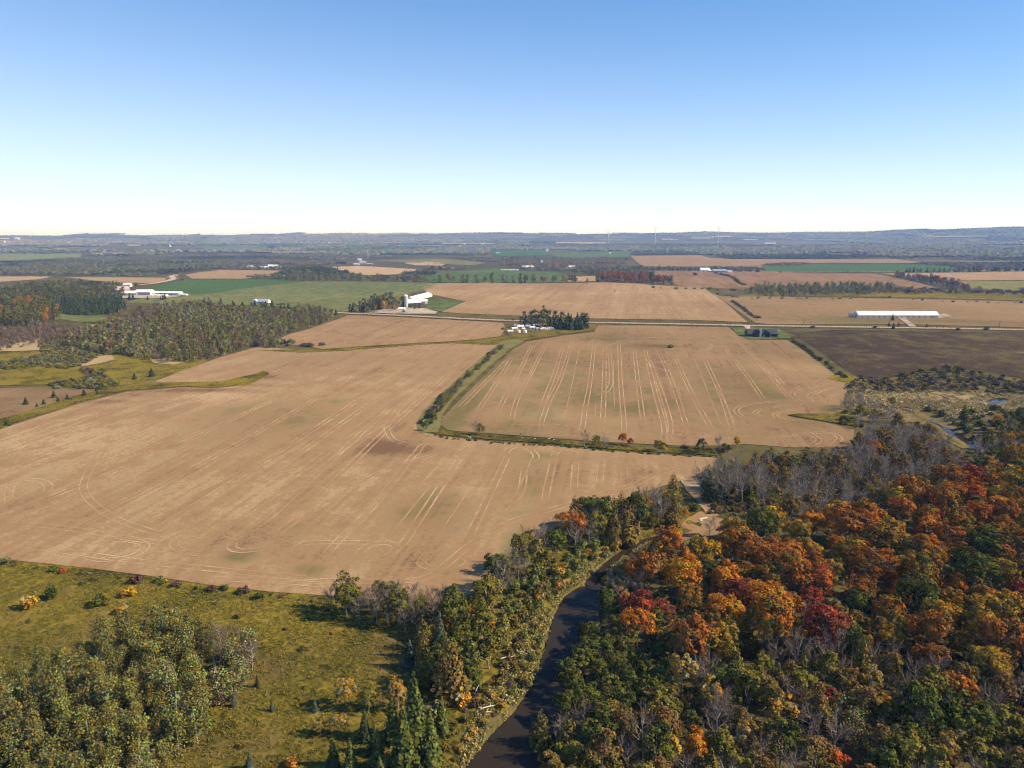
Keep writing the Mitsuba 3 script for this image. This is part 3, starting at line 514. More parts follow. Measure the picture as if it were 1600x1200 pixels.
for nm, cols, bl in (('rust orange', [rust, rust, orange], [rust, brown]), ('bright orange', [orange, orange, gold], [rust]), ('golden olive', [gold, gold, olive], [olive, green]), ('olive brown', [olive, rust, rust], [green, olive]), ('dark green', [dkgreen, green], [dkgreen]), ('crimson', [crim, crim, red], [crim, brown]), ('scarlet', [red, red, orange], [rust]), ('copper brown', [brown, rust, rust], [brown, rust])):
    proto('maple_tree', nm, 3, lambda r, cols=cols, bl=bl: broad(r, 14.5, 5.6, .20, cols, 84, 4000, .30, .235, 1.0, bl), 'grey')
for nm, cols, bl in (('deep green', [green, dkgreen, green], None), ('olive green', [olive, green, green], [green]), ('yellow green', [(.20,.18,.03), olive], [green]), ('brown tinged', [brown, olive, brown], [olive]), ('yellow', [yel, yel, gold], [olive]), ('orange', [orange, gold], [rust]), ('pale gold', [straw, gold, (.30,.20,.05)], [olive])):
    proto('broadleaf_tree', nm, 3, lambda r, cols=cols, bl=bl: broad(r, 10.0, 3.2, .10, cols, 52, 1900, .265, .27, 1.08, bl), 'silver')
for nm, cols in (('grey', [mauve, twig]), ('silver grey', [twig, (.26,.23,.21)]), ('reddish', [mauve, (.24,.12,.10), (.30,.08,.07)]), ('brownish', [(.15,.11,.085), mauve])):
    proto('bare_tree', nm, 3, lambda r, cols=cols: bare(r, 10.5, 3.4, cols, 760), 'silver')
for nm, cols in (('olive', [olive, green, (.10,.085,.030)]), ('bronze green', [(.115,.085,.028), olive, brown]), ('deep green', [green, dkgreen])):
    proto('cedar_tree', nm, 2, lambda r, cols=cols: conifer(r, 10.0, 2.5, cols, 900, .40, 1.0), 'grey')
for nm, cols in (('blue green', [(.045,.068,.050), (.075,.098,.070)]), ('dark green', [dkgreen, (.040,.060,.026)]), ('green', [(.060,.085,.028), green])):
    proto('spruce_tree', nm, 2, lambda r, cols=cols: conifer(r, 12.0, 2.7, cols, 1000, .48), 'dark')
for nm, cols in (('grey green', [sage, (.105,.115,.050), olive]), ('yellowing', [(.20,.19,.045), olive, sage]), ('thin brown', [(.17,.13,.07), sage])):
    proto('aspen_tree', nm, 3, lambda r, cols=cols: tall(r, 10.0, 2.5, .06, cols, 70, 1500, .25), 'pale')
for nm, cols in (('green', [green, sage]), ('olive', [olive, (.11,.10,.04)]), ('purple brown', [(.10,.055,.048), (.13,.085,.07)]), ('yellow', [yel, gold]), ('red', [red, rust]), ('bright green', [(.075,.125,.022), green]), ('golden', [gold, straw, olive]), ('grey', [mauve, sage]), ('dark green', [dkgreen, green]), ('orange', [orange, gold])):
    proto('shrub', nm, 2, lambda r, cols=cols: shrub(r, 1.9, 1.5, cols, 330, .20), 'dark')
# plants seen from farther off carry fewer, larger sprays
for nm, cols in (('grey green', [sage, (.13,.125,.055), olive]), ('dark green', [dkgreen, green, (.08,.09,.03)]), ('brown', [(.15,.095,.06), mauve, (.15,.11,.06)]), ('yellowish', [(.165,.155,.055), sage, olive]), ('orange', [(.30,.13,.03), rust, gold]), ('russet', [(.24,.08,.03), brown, rust]), ('green', [green, olive])):
    proto('woodland_tree', nm, 4, lambda r, cols=cols: broad(r, 10.0, 3.0, .05, cols, 24, 330, .62, .36, 1.05) if r.uniform() < .5 else tall(r, 11.0, 2.3, .04, cols, 26, 300, .56), 'silver')
for nm, cols in (('dark green', [dkgreen, (.038,.055,.028)]), ('green', [(.05,.075,.03), dkgreen])):
    proto('pine_tree', nm, 3, lambda r, cols=cols: conifer(r, 12.0, 3.3, cols, 300, 1.05), 'dark')
for nm, cols in (('grey green', [(.13,.135,.06), (.11,.11,.055)]), ('brown', [(.13,.09,.06), (.15,.115,.085)]), ('olive', [olive, green]), ('dark green', [dkgreen, green])):
    proto('bush', nm, 2, lambda r, cols=cols: shrub(r, 3.0, 3.2, cols, 170, .55), 'dark')

for (nm, col), g in list(PROTO.items()):
    for alias, of in (('birch_tree', 'bare_tree'), ('willow_bush', 'bush'), ('hedge_bush', 'bush'), ('thicket_bush', 'bush'), ('young_tree', 'broadleaf_tree'), ('meadow_shrub', 'shrub'), ('bank_shrub', 'shrub')):  # second names for the same bare tree, bush and other shapes; no species meant
        if nm == of: PROTO[(alias, col)] = g
COUNT = {}
PLACED = []
MEMBERS = []        # (key, colour, kind, where, x, y, scale) of every plant of a zone
rng0 = np.random.default_rng(77)
def put(name, colour, x, y, s=1.0, label=None, group=None, stretch=1.0, rnd=None, category=None):
    r = rnd or rng0
    g = PROTO[(name, colour)]
    key = thing(name, label or f'{colour} {name.replace("_", " ")}', category or name.replace('_', ' '), group)
    z = float(land(np.array([x]), np.array([y]))[0])
    scene[key] = {'type': 'instance', 'group': {'type': 'ref', 'id': g[r.integers(len(g))]},
                  'to_world': T().translate([x, y, z - .05]).rotate([0, 0, 1], float(r.uniform(0, 360))).scale([s, s, s * stretch])}
    PLACED.append((x, y)); COUNT[name] = COUNT.get(name, 0) + 1
    return key
def at(name, colour, px, py, s=1.0, label=None, group=None, lift=0.0, stretch=1.0):
    """A plant whose point at height lift shows at a pixel."""
    p = G(px, py, lift)[0]
    k = put(name, colour, p[0], p[1], s, label, group, stretch)
    m = re.search(r' ((?:in|of|over|rising|dotted) .*)', label or '')
    if group and m: MEMBERS.append((k, colour, name, m.group(1), p[0], p[1], s / 2.1))
    return k
def scatter(poly, spacing, rng, tries=30, keep=None, limit=100000):
    x0, y0, x1, y1 = poly.bounds
    n = int(min(60000, tries * poly.area / spacing ** 2 + 50))
    c = np.stack([rng.uniform(x0, x1, n), rng.uniform(y0, y1, n)], -1)
    c = c[shapely.contains_xy(poly, c[:, 0], c[:, 1])]
    cell, out = {}, []
    for p in c:
        i, j = int(p[0] // spacing), int(p[1] // spacing)
        if all(np.hypot(*(p - q)) > spacing for a in (-1, 0, 1) for b in (-1, 0, 1) for q in cell.get((i + a, j + b), ())):
            cell.setdefault((i, j), []).append(p); out.append(p)
            if len(out) >= limit: break
    return out
def world(px, lift=0.0): return Polygon(G(*np.array(px, float).T, lift)).buffer(0)
def zone(px, spacing, mixture, where, group, seed, lift=0.0, s=(.8, 1.2), avoid=True, clear=None, limit=100000, wets=1.5):
    """Fill a zone with a mixture [(name, colour, weight)], one thing per plant; look-alikes of one zone share their label and group."""
    rng = np.random.default_rng(seed)
    poly = world(px, lift)
    poly = poly.difference(wet.buffer(wets))
    if clear is not None: poly = poly.difference(clear)
    w = np.array([m[2] for m in mixture], float); w /= w.sum()
    pts = scatter(poly, spacing, rng, limit=limit)
    tree = cKDTree(np.array(PLACED)) if PLACED and avoid else None
    for p in pts:
        if tree is not None and tree.query(p)[0] < spacing * .8: continue
        f = meshkit.noise(np.array([p[0] / 25, p[1] / 25, seed]), 3)
        k = int(np.searchsorted(np.cumsum(w), np.clip(rng.uniform(0, 1) * .6 + f * .4, 0, .9999)))
        nm, col, _ = mixture[k]
        sc = rng.uniform(*s)
        k_ = put(nm, col, p[0], p[1], sc, f'{col} {nm.replace("_", " ")} {where}', f'{col} {nm.replace("_", " ")}s {group}', rng.uniform(.9, 1.12), rng)
        MEMBERS.append((k_, col, nm, where, p[0], p[1], (sc - s[0]) / (s[1] - s[0])))
def mass(px, spacing, mixture, name, label, seed, lift=0.0, s=(.8, 1.2), single=0, where='', clear=True):
    """A wood: the trees nearest the camera one by one, the rest of it as one mass."""
    rng = np.random.default_rng(seed)
    poly = world(px, lift)
    if clear: poly = poly.difference(shapely.union_all(ZONES).buffer(2))
    pts = scatter(poly, spacing, rng)
    pts = sorted(pts, key=lambda p: np.hypot(*p))
    w = np.array([m[2] for m in mixture], float); w /= w.sum()
    k0 = sum(1 for k in scene if k.startswith(name + '__'))
    for i, p in enumerate(pts):
        f = meshkit.noise(np.array([p[0] / 45, p[1] / 45, seed]), 3)
        nm, col, _ = mixture[int(np.searchsorted(np.cumsum(w), np.clip(rng.uniform(0, 1) * .55 + f * .45, 0, .9999)))]
        sc, st = rng.uniform(*s), rng.uniform(.9, 1.15)
        if i < single:
            k_ = put(nm, col, p[0], p[1], sc, f'{col} {nm.replace("_", " ")} {where}', f'{col} {nm.replace("_", " ")}s {where}', st, rng)
            MEMBERS.append((k_, col, nm, where, p[0], p[1], (sc - s[0]) / (s[1] - s[0])))
        else:
            g = PROTO[(nm, col)]; z = float(land(np.array([p[0]]), np.array([p[1]]))[0])
            scene[f'{name}__{k0 + i:04d}'] = {'type': 'instance', 'group': {'type': 'ref', 'id': g[rng.integers(len(g))]}, 'to_world': T().translate([p[0], p[1], z - .1]).rotate([0, 0, 1], float(rng.uniform(0, 360))).scale([sc, sc, sc * st])}
            PLACED.append((p[0], p[1]))
    if len(pts) > single: say(name, label, 'woodland', None, 'stuff')
def row(name, colours, px, spacing, s, label, group, seed, jit=1.5):
    rng = np.random.default_rng(seed)
    w = smooth_line(G(*np.array(px, float).T), spacing * .25)
    L = np.concatenate([[0], np.cumsum(np.linalg.norm(np.diff(w, axis=0), axis=1))])
    for d in np.arange(spacing / 2, L[-1], spacing):
        d = d + rng.normal(0, spacing * .18)
        p = np.array([np.interp(d, L, w[:, 0]), np.interp(d, L, w[:, 1])]) + rng.normal(0, jit, 2)
        c = colours[rng.integers(len(colours))]
        sc = rng.uniform(*s)
        k_ = put(name, c, p[0], p[1], sc, f'{c} {name.replace("_", " ")} {label}', f'{c} {name.replace("_", " ")}s {group}', rng.uniform(.7, 1.1) if name.endswith(('bush', 'shrub')) else rng.uniform(.85, 1.15), rng)
        MEMBERS.append((k_, c, name, label, p[0], p[1], (sc - s[0]) / (s[1] - s[0])))

# --- single plants that stand out
for nm, col, px, py, s, lift, lab in (
    ('broadleaf_tree', 'yellow', 765, 978, .62, 3, 'bright yellow tree by the river bank, yellowest in the picture'),
    ('broadleaf_tree', 'orange', 738, 962, .78, 5, 'narrow orange yellow tree just left of the bright yellow tree'),
    ('broadleaf_tree', 'orange', 728, 945, .60, 5, 'small orange topped tree above the dark conifers by the field corner'),
    ('maple_tree', 'bright orange', 1135, 962, .92, 8, 'bright orange maple at the lower edge of the maple forest'),
    ('maple_tree', 'crimson', 1158, 922, .82, 8, 'deep crimson maple just above the bright orange maple'),
    ('maple_tree', 'scarlet', 1392, 888, .70, 9, 'scarlet topped maple in the middle of the forest'),
    ('maple_tree', 'rust orange', 1045, 860, 1.0, 8, 'tall rust orange maple at the forest corner above the river'),
    ('maple_tree', 'golden olive', 1200, 812, .98, 8, 'golden yellow maple at the upper edge of the forest'),
    ('maple_tree', 'bright orange', 1268, 818, .90, 8, 'bright orange maple at the upper forest edge, right of the golden one'),
    ('maple_tree', 'bright orange', 1310, 812, .95, 8, 'broad orange maple standing where the bare trees meet the forest'),
    ('maple_tree', 'scarlet', 1520, 770, .80, 8, 'scarlet maple near the right end of the forest top'),
    ('broadleaf_tree', 'orange', 978, 935, .75, 5, 'orange tree on the right bank above the river bend'),
    ('maple_tree', 'crimson', 1030, 952, .55, 5, 'small crimson tree right of the river bend'),
    ('maple_tree', 'crimson', 1297, 1090, .38, 3, 'small crimson tree in the mixed wood below the maples'),
    ('broadleaf_tree', 'orange', 1386, 1098, .55, 4, 'round orange tree in the middle of the mixed wood'),
    ('broadleaf_tree', 'orange', 1350, 1002, .70, 5, 'orange crowned tree just below the maple forest'),
    ('maple_tree', 'rust orange', 1500, 1078, .70, 6, 'rusty orange tree in the right of the mixed wood'),
    ('broadleaf_tree', 'pale gold', 1108, 1095, .95, 5, 'large pale gold tree in the mixed wood near the bottom'),
    ('broadleaf_tree', 'orange', 1068, 1100, .42, 3, 'small bright orange tree beside the pale gold tree'),
    ('broadleaf_tree', 'yellow', 1042, 1170, .85, 4, 'yellow and green tree at the bottom edge right of the river'),
    ('maple_tree', 'bright orange', 1092, 1165, .50, 4, 'orange red tree at the bottom edge right of the yellow tree'),
    ('maple_tree', 'scarlet', 1310, 1195, .42, 3, 'small red orange tree at the very bottom of the mixed wood'),
    ('broadleaf_tree', 'deep green', 1440, 1130, 1.45, 5, 'big dark green tree near the bottom of the mixed wood'),
    ('broadleaf_tree', 'deep green', 1520, 1150, 1.35, 5, 'second big dark green tree, right of the biggest one'),
    ('broadleaf_tree', 'deep green', 1385, 1120, .95, 5, 'dark bluish green tree left of the big dark green tree'),
    ('maple_tree', 'scarlet', 1366, 703, .60, 5, 'lone red tree among the grey leafless trees'),
    ('broadleaf_tree', 'orange', 1170, 725, .60, 5, 'small orange tree at the left end of the leafless belt'),
    ('maple_tree', 'golden olive', 1455, 690, .62, 5, 'golden tree at the right of the leafless belt near the brook'),
    ('broadleaf_tree', 'yellow', 1152, 690, .60, 3.5, 'golden yellow tree at the lower corner of the tramline field'),
    ('maple_tree', 'scarlet', 972, 686, .42, 3, 'small red tree on the ditch line below the tramline field'),
    ('maple_tree', 'crimson', 985, 690, .30, 2.4, 'smaller dull red tree beside the red tree on the ditch line'),
    ('bare_tree', 'grey', 913, 684, .95, 4.5, 'large leafless tree on the ditch line'),
    ('broadleaf_tree', 'deep green', 932, 688, .55, 2.5, 'small round dark green tree right of the large leafless tree'),
    ('bare_tree', 'silver grey', 945, 690, .75, 3.5, 'thin leafless tree between the dark green and the red tree'),
    ('bare_tree', 'grey', 742, 668, .85, 4, 'leafless tree at the left end of the ditch line'),
    ('broadleaf_tree', 'brown tinged', 752, 672, .62, 3, 'russet leaved tree beside the leafless tree on the ditch line'),
    ('shrub', 'green', 768, 680, 1.2, 1, 'green bush right of the russet tree on the ditch line'),
    ('bare_tree', 'grey', 815, 682, .42, 2, 'small bare sapling in the middle of the ditch line'),
    ('broadleaf_tree', 'olive green', 1029, 696, .60, 3, 'olive tree on the ditch line with a yellow bush beside it'),
    ('shrub', 'yellow', 1036, 698, 1.4, 1.5, 'yellow bush against the olive tree on the ditch line'),
    ('broadleaf_tree', 'deep green', 1096, 698, .72, 3, 'dark green tree on the ditch line near its right end'),
    ('bare_tree', 'brownish', 1122, 692, .80, 4, 'leafless tree between the dark green and the golden tree'),
    ('broadleaf_tree', 'deep green', 1133, 700, .60, 3, 'low dark tree just left of the golden yellow tree'),
    ('shrub', 'bright green', 86, 889, 1.25, .8, 'bright green bush at the stubble edge'),
    ('shrub', 'red', 98, 892, 1.0, .8, 'red bush touching the bright green bush'),
    ('shrub', 'yellow', 203, 928, 1.7, 1, 'large bright yellow bush in the weedy meadow'),
    ('shrub', 'purple brown', 214, 906, 1.6, .8, 'wide purple brown bush at the stubble edge'),
    ('shrub', 'green', 250, 904, 1.0, .8, 'green bush just right of the wide purple bush'),
    ('shrub', 'golden', 258, 909, .8, .5, 'small yellowish bush right of the green one'),
    ('shrub', 'purple brown', 275, 914, 1.2, .6, 'low purple bush halfway along the stubble edge'),
    ('shrub', 'purple brown', 330, 920, 1.1, .6, 'purple bush in the right half of the stubble edge'),
    ('shrub', 'green', 353, 918, 1.0, .8, 'grey green bush between two purple bushes'),
    ('shrub', 'purple brown', 379, 924, 1.4, .8, 'dark purple bush left of the dark green one'),
    ('shrub', 'dark green', 403, 932, 1.3, .8, 'dark green bush at the stubble edge'),
    ('shrub', 'grey', 8, 878, 1.3, .8, 'grey bush at the left end of the stubble edge'),
    ('shrub', 'dark green', 155, 943, 1.9, .8, 'dark green bush left of the large yellow bush'),
    ('shrub', 'golden', 190, 955, 1.5, .6, 'golden brown bush below the dark green one'),
    ('shrub', 'dark green', 85, 930, 2.0, .8, 'spreading dark bush in the upper left of the meadow'),
    ('shrub', 'golden', 45, 945, 2.2, .8, 'sprawling golden bush at the left of the meadow'),
    ('spruce_tree', 'blue green', 335, 1050, .46, 2, 'small blue green spruce at the edge of the aspen grove'),
    ('spruce_tree', 'blue green', 365, 1098, .30, 1, 'young spruce alone in the meadow'),
    ('spruce_tree', 'dark green', 402, 1068, .28, 1, 'young dark spruce right of the aspen grove'),
    ('spruce_tree', 'blue green', 425, 1105, .25, 1, 'tiny spruce pair in the middle of the meadow'),
    ('spruce_tree', 'blue green', 390, 1195, .36, 1, 'young blue green spruce at the bottom edge of the meadow'),
    ('shrub', 'orange', 458, 1192, 1.2, .8, 'bright orange bush at the bottom of the meadow'),
    ('aspen_tree', 'yellowing', 363, 1045, .45, 3, 'young yellow aspen by the small spruce'),
    ('broadleaf_tree', 'pale gold', 540, 1078, .70, 4, 'tall pale golden tree in the meadow'),
    ('broadleaf_tree', 'yellow green', 576, 1092, .62, 3, 'yellow green tree right of the tall golden one'),
    ('broadleaf_tree', 'pale gold', 622, 1088, .70, 3, 'golden tree beside the tall spruce'),
    ('broadleaf_tree', 'pale gold', 528, 1128, .50, 3, 'small golden tree below the tall golden one'),
    ('broadleaf_tree', 'pale gold', 500, 1130, .45, 3, 'small golden tree left of its neighbour'),
    ('spruce_tree', 'blue green', 492, 1105, .30, 1, 'blue green sapling spruce by the golden trees'),
    ('spruce_tree', 'green', 648, 1110, 1.35, 7, 'tall green spruce at the foot of the meadow'),
    ('spruce_tree', 'green', 630, 1160, 1.30, 7, 'tallest green spruce at the bottom edge'),
    ('spruce_tree', 'green', 672, 1150, 1.05, 6, 'green spruce just right of the tallest'),
    ('spruce_tree', 'green', 590, 1170, .80, 5, 'smaller green spruce left of the tallest'),
    ('spruce_tree', 'dark green', 520, 1170, .60, 4, 'dark young spruce at the bottom left of the tall spruces'),
    ('broadleaf_tree', 'yellow green', 603, 1190, .45, 3, 'small yellow green tree at the foot of the spruces'),
    ('spruce_tree', 'blue green', 687, 995, 1.1, 6, 'blue grey spruce among the orange tinged trees'),
    ('spruce_tree', 'blue green', 640, 1020, .70, 4, 'blue green spruce at the meadow edge'),
    ('cedar_tree', 'olive', 664, 1038, 1.1, 5, 'pointed olive cedar left of the big cedar'),
    ('cedar_tree', 'bronze green', 703, 1052, 1.55, 6, 'biggest bronze green cedar of the left bank'),
    ('cedar_tree', 'deep green', 733, 1040, 1.35, 5, 'dark cedar right of the big bronze one'),
    ('broadleaf_tree', 'orange', 690, 975, .72, 5, 'orange tipped tree behind the blue grey spruce'),
    ('shrub', 'grey', 678, 1105, 1.8, 1.5, 'round grey bush beside the tall spruce'),
    ('shrub', 'golden', 720, 1090, 2.0, 1.5, 'large golden bush on the left bank'),
    ('shrub', 'yellow', 762, 1024, 1.0, 1, 'yellow bush on the slope to the river'),
    ('shrub', 'orange', 718, 1003, 1.2, 2, 'orange bush among the conifers'),
    ('cedar_tree', 'olive', 845, 1140, 1.0, 5, 'cedar standing alone at the right bank of the river'),
    ('shrub', 'bright green', 1085, 793, 2.0, 1.6, 'bright green bush beside the dirt track'),
    ('broadleaf_tree', 'orange', 1070, 800, .42, 2.5, 'small orange tree left of the bright green bush'),
    ('broadleaf_tree', 'orange', 1013, 772, .8, 9, 'orange topped tree in the belt along the stubble'),
    ('broadleaf_tree', 'orange', 1040, 762, .8, 9, 'orange tree near the dirt track end of the belt'),
    ('maple_tree', 'rust orange', 892, 810, .8, 9, 'rust topped tree in the belt along the stubble'),
    ('broadleaf_tree', 'deep green', 935, 800, 1.45, 8, 'tall dark green tree in the middle of the belt'),
    ('cedar_tree', 'bronze green', 978, 818, 1.6, 7, 'big round cedar at the foot of the belt'),
    ('broadleaf_tree', 'deep green', 1000, 800, 1.35, 8, 'dark green tree with a yellow side in the belt'),
    ('broadleaf_tree', 'yellow green', 1020, 815, .55, 3, 'small yellow green tree in front of the belt'),
    ('broadleaf_tree', 'olive green', 540, 925, 1.15, 7, 'tall olive tree at the left end of the meadow treeline'),
    ('broadleaf_tree', 'yellow green', 592, 915, .72, 6, 'slim yellow green tree in the meadow treeline'),
    ('broadleaf_tree', 'yellow green', 1345, 648, .95, 4, 'pale green willow clump at the point of weeds'),
    ('broadleaf_tree', 'deep green', 1366, 648, .75, 4, 'dark green tree against the pale willow'),
    ('broadleaf_tree', 'olive green', 1393, 630, .70, 3, 'lone olive willow standing in the tussock marsh'),
    ('cedar_tree', 'deep green', 1507, 645, .95, 4, 'dark pointed tree beside the brook'),
    ('bush', 'olive', 1048, 543, 1.2, .5, 'lone bush in the tramline field'),
    ('bare_tree', 'brownish', 960, 456, .9, 4, 'lone small tree on the swell of the far field'),
    ('pine_tree', 'dark green', 1395, 496, .75, 4, 'dark conifer against the long white barn'),
    ('pine_tree', 'dark green', 1389, 507, .55, 3, 'small conifer by the road, left of three'),
    ('pine_tree', 'dark green', 1396, 510, .62, 3, 'small conifer by the road, middle of three'),
    ('pine_tree', 'dark green', 1404, 507, .55, 3, 'small conifer by the road, right of three'),
    ('pine_tree', 'green', 1448, 508, .50, 3, 'young conifer on the barn lawn right of the driveway'),
    ('bush', 'dark green', 1542, 513, 1.4, 2, 'round dark bush on the road far right'),
    ('bush', 'brown', 1368, 512, 1.1, 1, 'brown bush on the road verge'),
    ('bush', 'olive', 1497, 515, 1.1, 1, 'low bush on the road verge right of the driveway'),
    ('bush', 'brown', 1270, 511, 1.0, 1, 'low bush on the verge right of the black house'),
    ('pine_tree', 'dark green', 525, 486, .75, 5, 'lone round conifer by the road'),
    ('bush', 'dark green', 1085, 428, 3.0, 4, 'lone dark tree on the ploughed field'),
    ('woodland_tree', 'dark green', 213, 447, 1.3, 6, 'round dark tree behind the dairy farm'),
    ('woodland_tree', 'dark green', 820, 438, 1.6, 6, 'lone dark tree in the green pasture')):
    at(nm, col, px, py, s, lab, None, lift)
for px, py, s in ((131,614,.55),(152,612,.40),(150,607,.35),(84,617,.55),(105,620,.45),(90,622,.35),(68,627,.42),(40,627,.55),(11,660,.5),(210,589,.6),(237,585,.8),(57,631,.3)):
    at('pine_tree', 'dark green', px, py, s * 1.05, 'young dark conifer in the rough brown pasture', 'young conifers dotted over the pasture', 2, .72)
# --- the forests
zone([(985,880),(1030,852),(1070,842),(1130,834),(1180,806),(1230,800),(1290,802),(1340,790),(1400,764),(1430,738),(1500,728),(1560,714),(1640,692),(1850,690),(1850,1012),(1600,1010),(1480,1010),(1380,955),(1280,962),(1150,985),(1060,990),(1000,955),(968,935)], 7.0,
     [('maple_tree', 'rust orange', .23), ('maple_tree', 'golden olive', .15), ('maple_tree', 'crimson', .035), ('maple_tree', 'olive brown', .18), ('maple_tree', 'copper brown', .13), ('maple_tree', 'dark green', .07), ('maple_tree', 'bright orange', .09), ('maple_tree', 'scarlet', .04), ('bare_tree', 'grey', .06)],
     'in the autumn forest', 'of the autumn forest on the right bank', 5, 11.5, (.60, 1.10))
B1 = [(935,950),(1000,962),(1045,985),(1060,1040),(1040,1110),(1000,1125),(930,1120),(870,1105),(885,1050),(900,1000)]
zone(B1, 4.4, [('broadleaf_tree', 'deep green', .50), ('broadleaf_tree', 'olive green', .36), ('cedar_tree', 'olive', .08), ('birch_tree', 'brownish', .06)], 'in the riverside thicket', 'of the dense green thicket on the right bank', 6, 4, (.6, .95), wets=-.5)
zone([(1000,960),(1060,990),(1150,985),(1280,965),(1380,958),(1480,1012),(1600,1012),(1850,1012),(1850,1350),(760,1350),(830,1200),(850,1130),(880,1100),(1000,1125),(1045,1105),(1060,1040),(1045,985)], 4.3,
     [('young_tree', 'olive green', .22), ('young_tree', 'brown tinged', .24), ('birch_tree', 'brownish', .12), ('young_tree', 'deep green', .08), ('birch_tree', 'grey', .07), ('young_tree', 'yellow green', .07), ('cedar_tree', 'olive', .05), ('young_tree', 'pale gold', .05), ('aspen_tree', 'thin brown', .06), ('young_tree', 'orange', .02)],
     'in the mixed wood', 'of the mixed wood below the maples', 7, 5, (.72, 1.12))
zone([(1092,738),(1112,720),(1135,708),(1190,705),(1200,740),(1180,752),(1130,752),(1098,746)], 4.2, [('cedar_tree', 'bronze green', .35), ('bare_tree', 'grey', .25), ('cedar_tree', 'deep green', .4)], 'in the track clump', 'of the dark clump by the dirt track', 8, 10, (.9, 1.4))
zone([(1185,715),(1200,707),(1260,702),(1330,692),(1350,668),(1400,648),(1450,658),(1480,682),(1500,710),(1525,740),(1500,745),(1430,748),(1390,768),(1330,790),(1240,790),(1190,765)], 3.9,
     [('bare_tree', 'grey', .24), ('broadleaf_tree', 'brown tinged', .11), ('bare_tree', 'silver grey', .16), ('shrub', 'olive', .07), ('bare_tree', 'brownish', .12), ('broadleaf_tree', 'olive green', .12), ('bare_tree', 'reddish', .06), ('cedar_tree', 'bronze green', .08)], 'in the leafless belt', 'of the leafless belt above the maples', 9, 8.5, (.7, 1.05), wets=.5)
zone([(1525,700),(1560,660),(1610,640),(1720,630),(1850,640),(1850,700),(1640,705),(1560,725),(1530,735)], 5.5, [('broadleaf_tree', 'olive green', .4), ('bare_tree', 'grey', .2), ('broadleaf_tree', 'deep green', .25), ('broadleaf_tree', 'orange', .1), ('shrub', 'olive', .1)], 'by the brook', 'by the brook at the right edge', 10, 4, (.6, .95))
zone([(1190,770),(1240,782),(1330,790),(1290,802),(1190,806),(1140,822),(1120,830),(1150,800)], 3.4, [('shrub', 'purple brown', .3), ('shrub', 'olive', .3), ('shrub', 'grey', .4)], 'in the scrub', 'of the scrub along the forest top', 11, 1, (.7, 1.4))
zone([(1100,838),(1120,822),(1150,815),(1170,832),(1150,845),(1090,850),(1060,856)], 3.2, [('shrub', 'grey', .8), ('bare_tree', 'silver grey', .2)], 'on the grey bank', 'on the grey bank below the dirt track', 12, 1, (.5, .9))
zone([(930,930),(960,905),(1000,880),(1010,930),(985,950),(950,945)], 4, [('birch_tree', 'silver grey', .5), ('broadleaf_tree', 'brown tinged', .3), ('broadleaf_tree', 'olive green', .2)], 'at the river bend', 'at the river bend', 111, 3, (.6, .95))
zone([(935,912),(960,890),(1000,866),(1030,850),(1060,845),(1010,880),(960,920),(940,930)], 2.6, [('bank_shrub', 'grey', .4), ('bank_shrub', 'olive', .4), ('bank_shrub', 'golden', .2)], 'right of the stream', 'right of the stream', 112, .5, (.6, 1.2))
zone([(1100,800),(1200,795),(1300,795),(1420,765),(1500,745),(1530,730),(1500,705),(1400,690),(1330,705),(1240,725),(1140,735)], 3.1, [('bank_shrub', 'purple brown', .25), ('bank_shrub', 'olive', .4), ('bank_shrub', 'grey', .35)], 'under the leafless belt', 'under the leafless belt', 113, 1, (.6, 1.3))
# --- left bank of the river
zone([(745,962),(768,945),(790,918),(830,882),(880,852),(930,842),(1000,838),(1050,815),(1060,800),(1055,775),(1040,775),(1000,788),(960,798),(905,812),(870,832),(830,858),(800,888),(768,918),(745,940)], 4.1,
     [('broadleaf_tree', 'olive green', .3), ('bare_tree', 'grey', .18), ('broadleaf_tree', 'deep green', .14), ('cedar_tree', 'bronze green', .12), ('bare_tree', 'brownish', .12), ('broadleaf_tree', 'yellow green', .10), ('broadleaf_tree', 'orange', .06), ('broadleaf_tree', 'pale gold', .07), ('broadleaf_tree', 'brown tinged', .07)], 'in the stubble belt', 'of the belt between stubble and river', 13, 3.5, (.85, 1.4))
zone([(790,985),(840,955),(880,915),(900,890),(960,862),(1000,842),(940,846),(880,860),(830,890),(790,930)], 2.3, [('bank_shrub', 'olive', .4), ('bank_shrub', 'green', .3), ('bank_shrub', 'golden', .2), ('bank_shrub', 'grey', .1)], 'on the left bank', 'on the left bank of the river', 14, .5, (.8, 1.9))
zone([(512,950),(560,962),(640,975),(700,978),(720,965),(700,945),(640,948),(560,945),(520,938)], 2.7, [('bare_tree', 'grey', .3), ('bare_tree', 'brownish', .25), ('broadleaf_tree', 'olive green', .25), ('broadleaf_tree', 'brown tinged', .2)], 'in the meadow treeline', 'of the treeline between stubble and meadow', 15, 2, (.75, 1.15))
zone([(655,1000),(700,965),(745,965),(790,985),(770,1020),(745,1060),(715,1080),(680,1075),(655,1050)], 3.9, [('cedar_tree', 'bronze green', .3), ('broadleaf_tree', 'olive green', .25), ('cedar_tree', 'olive', .2), ('broadleaf_tree', 'brown tinged', .15), ('cedar_tree', 'deep green', .1)], 'in the conifer clump', 'of the conifer clump on the left bank', 16, 3, (.85, 1.25))
zone([(560,1130),(640,1130),(690,1120),(700,1180),(690,1300),(520,1350),(540,1200)], 4.5, [('spruce_tree', 'dark green', .5), ('spruce_tree', 'green', .5)], 'at the bottom edge', 'at the bottom edge left of the river', 17, 4, (.5, .9))
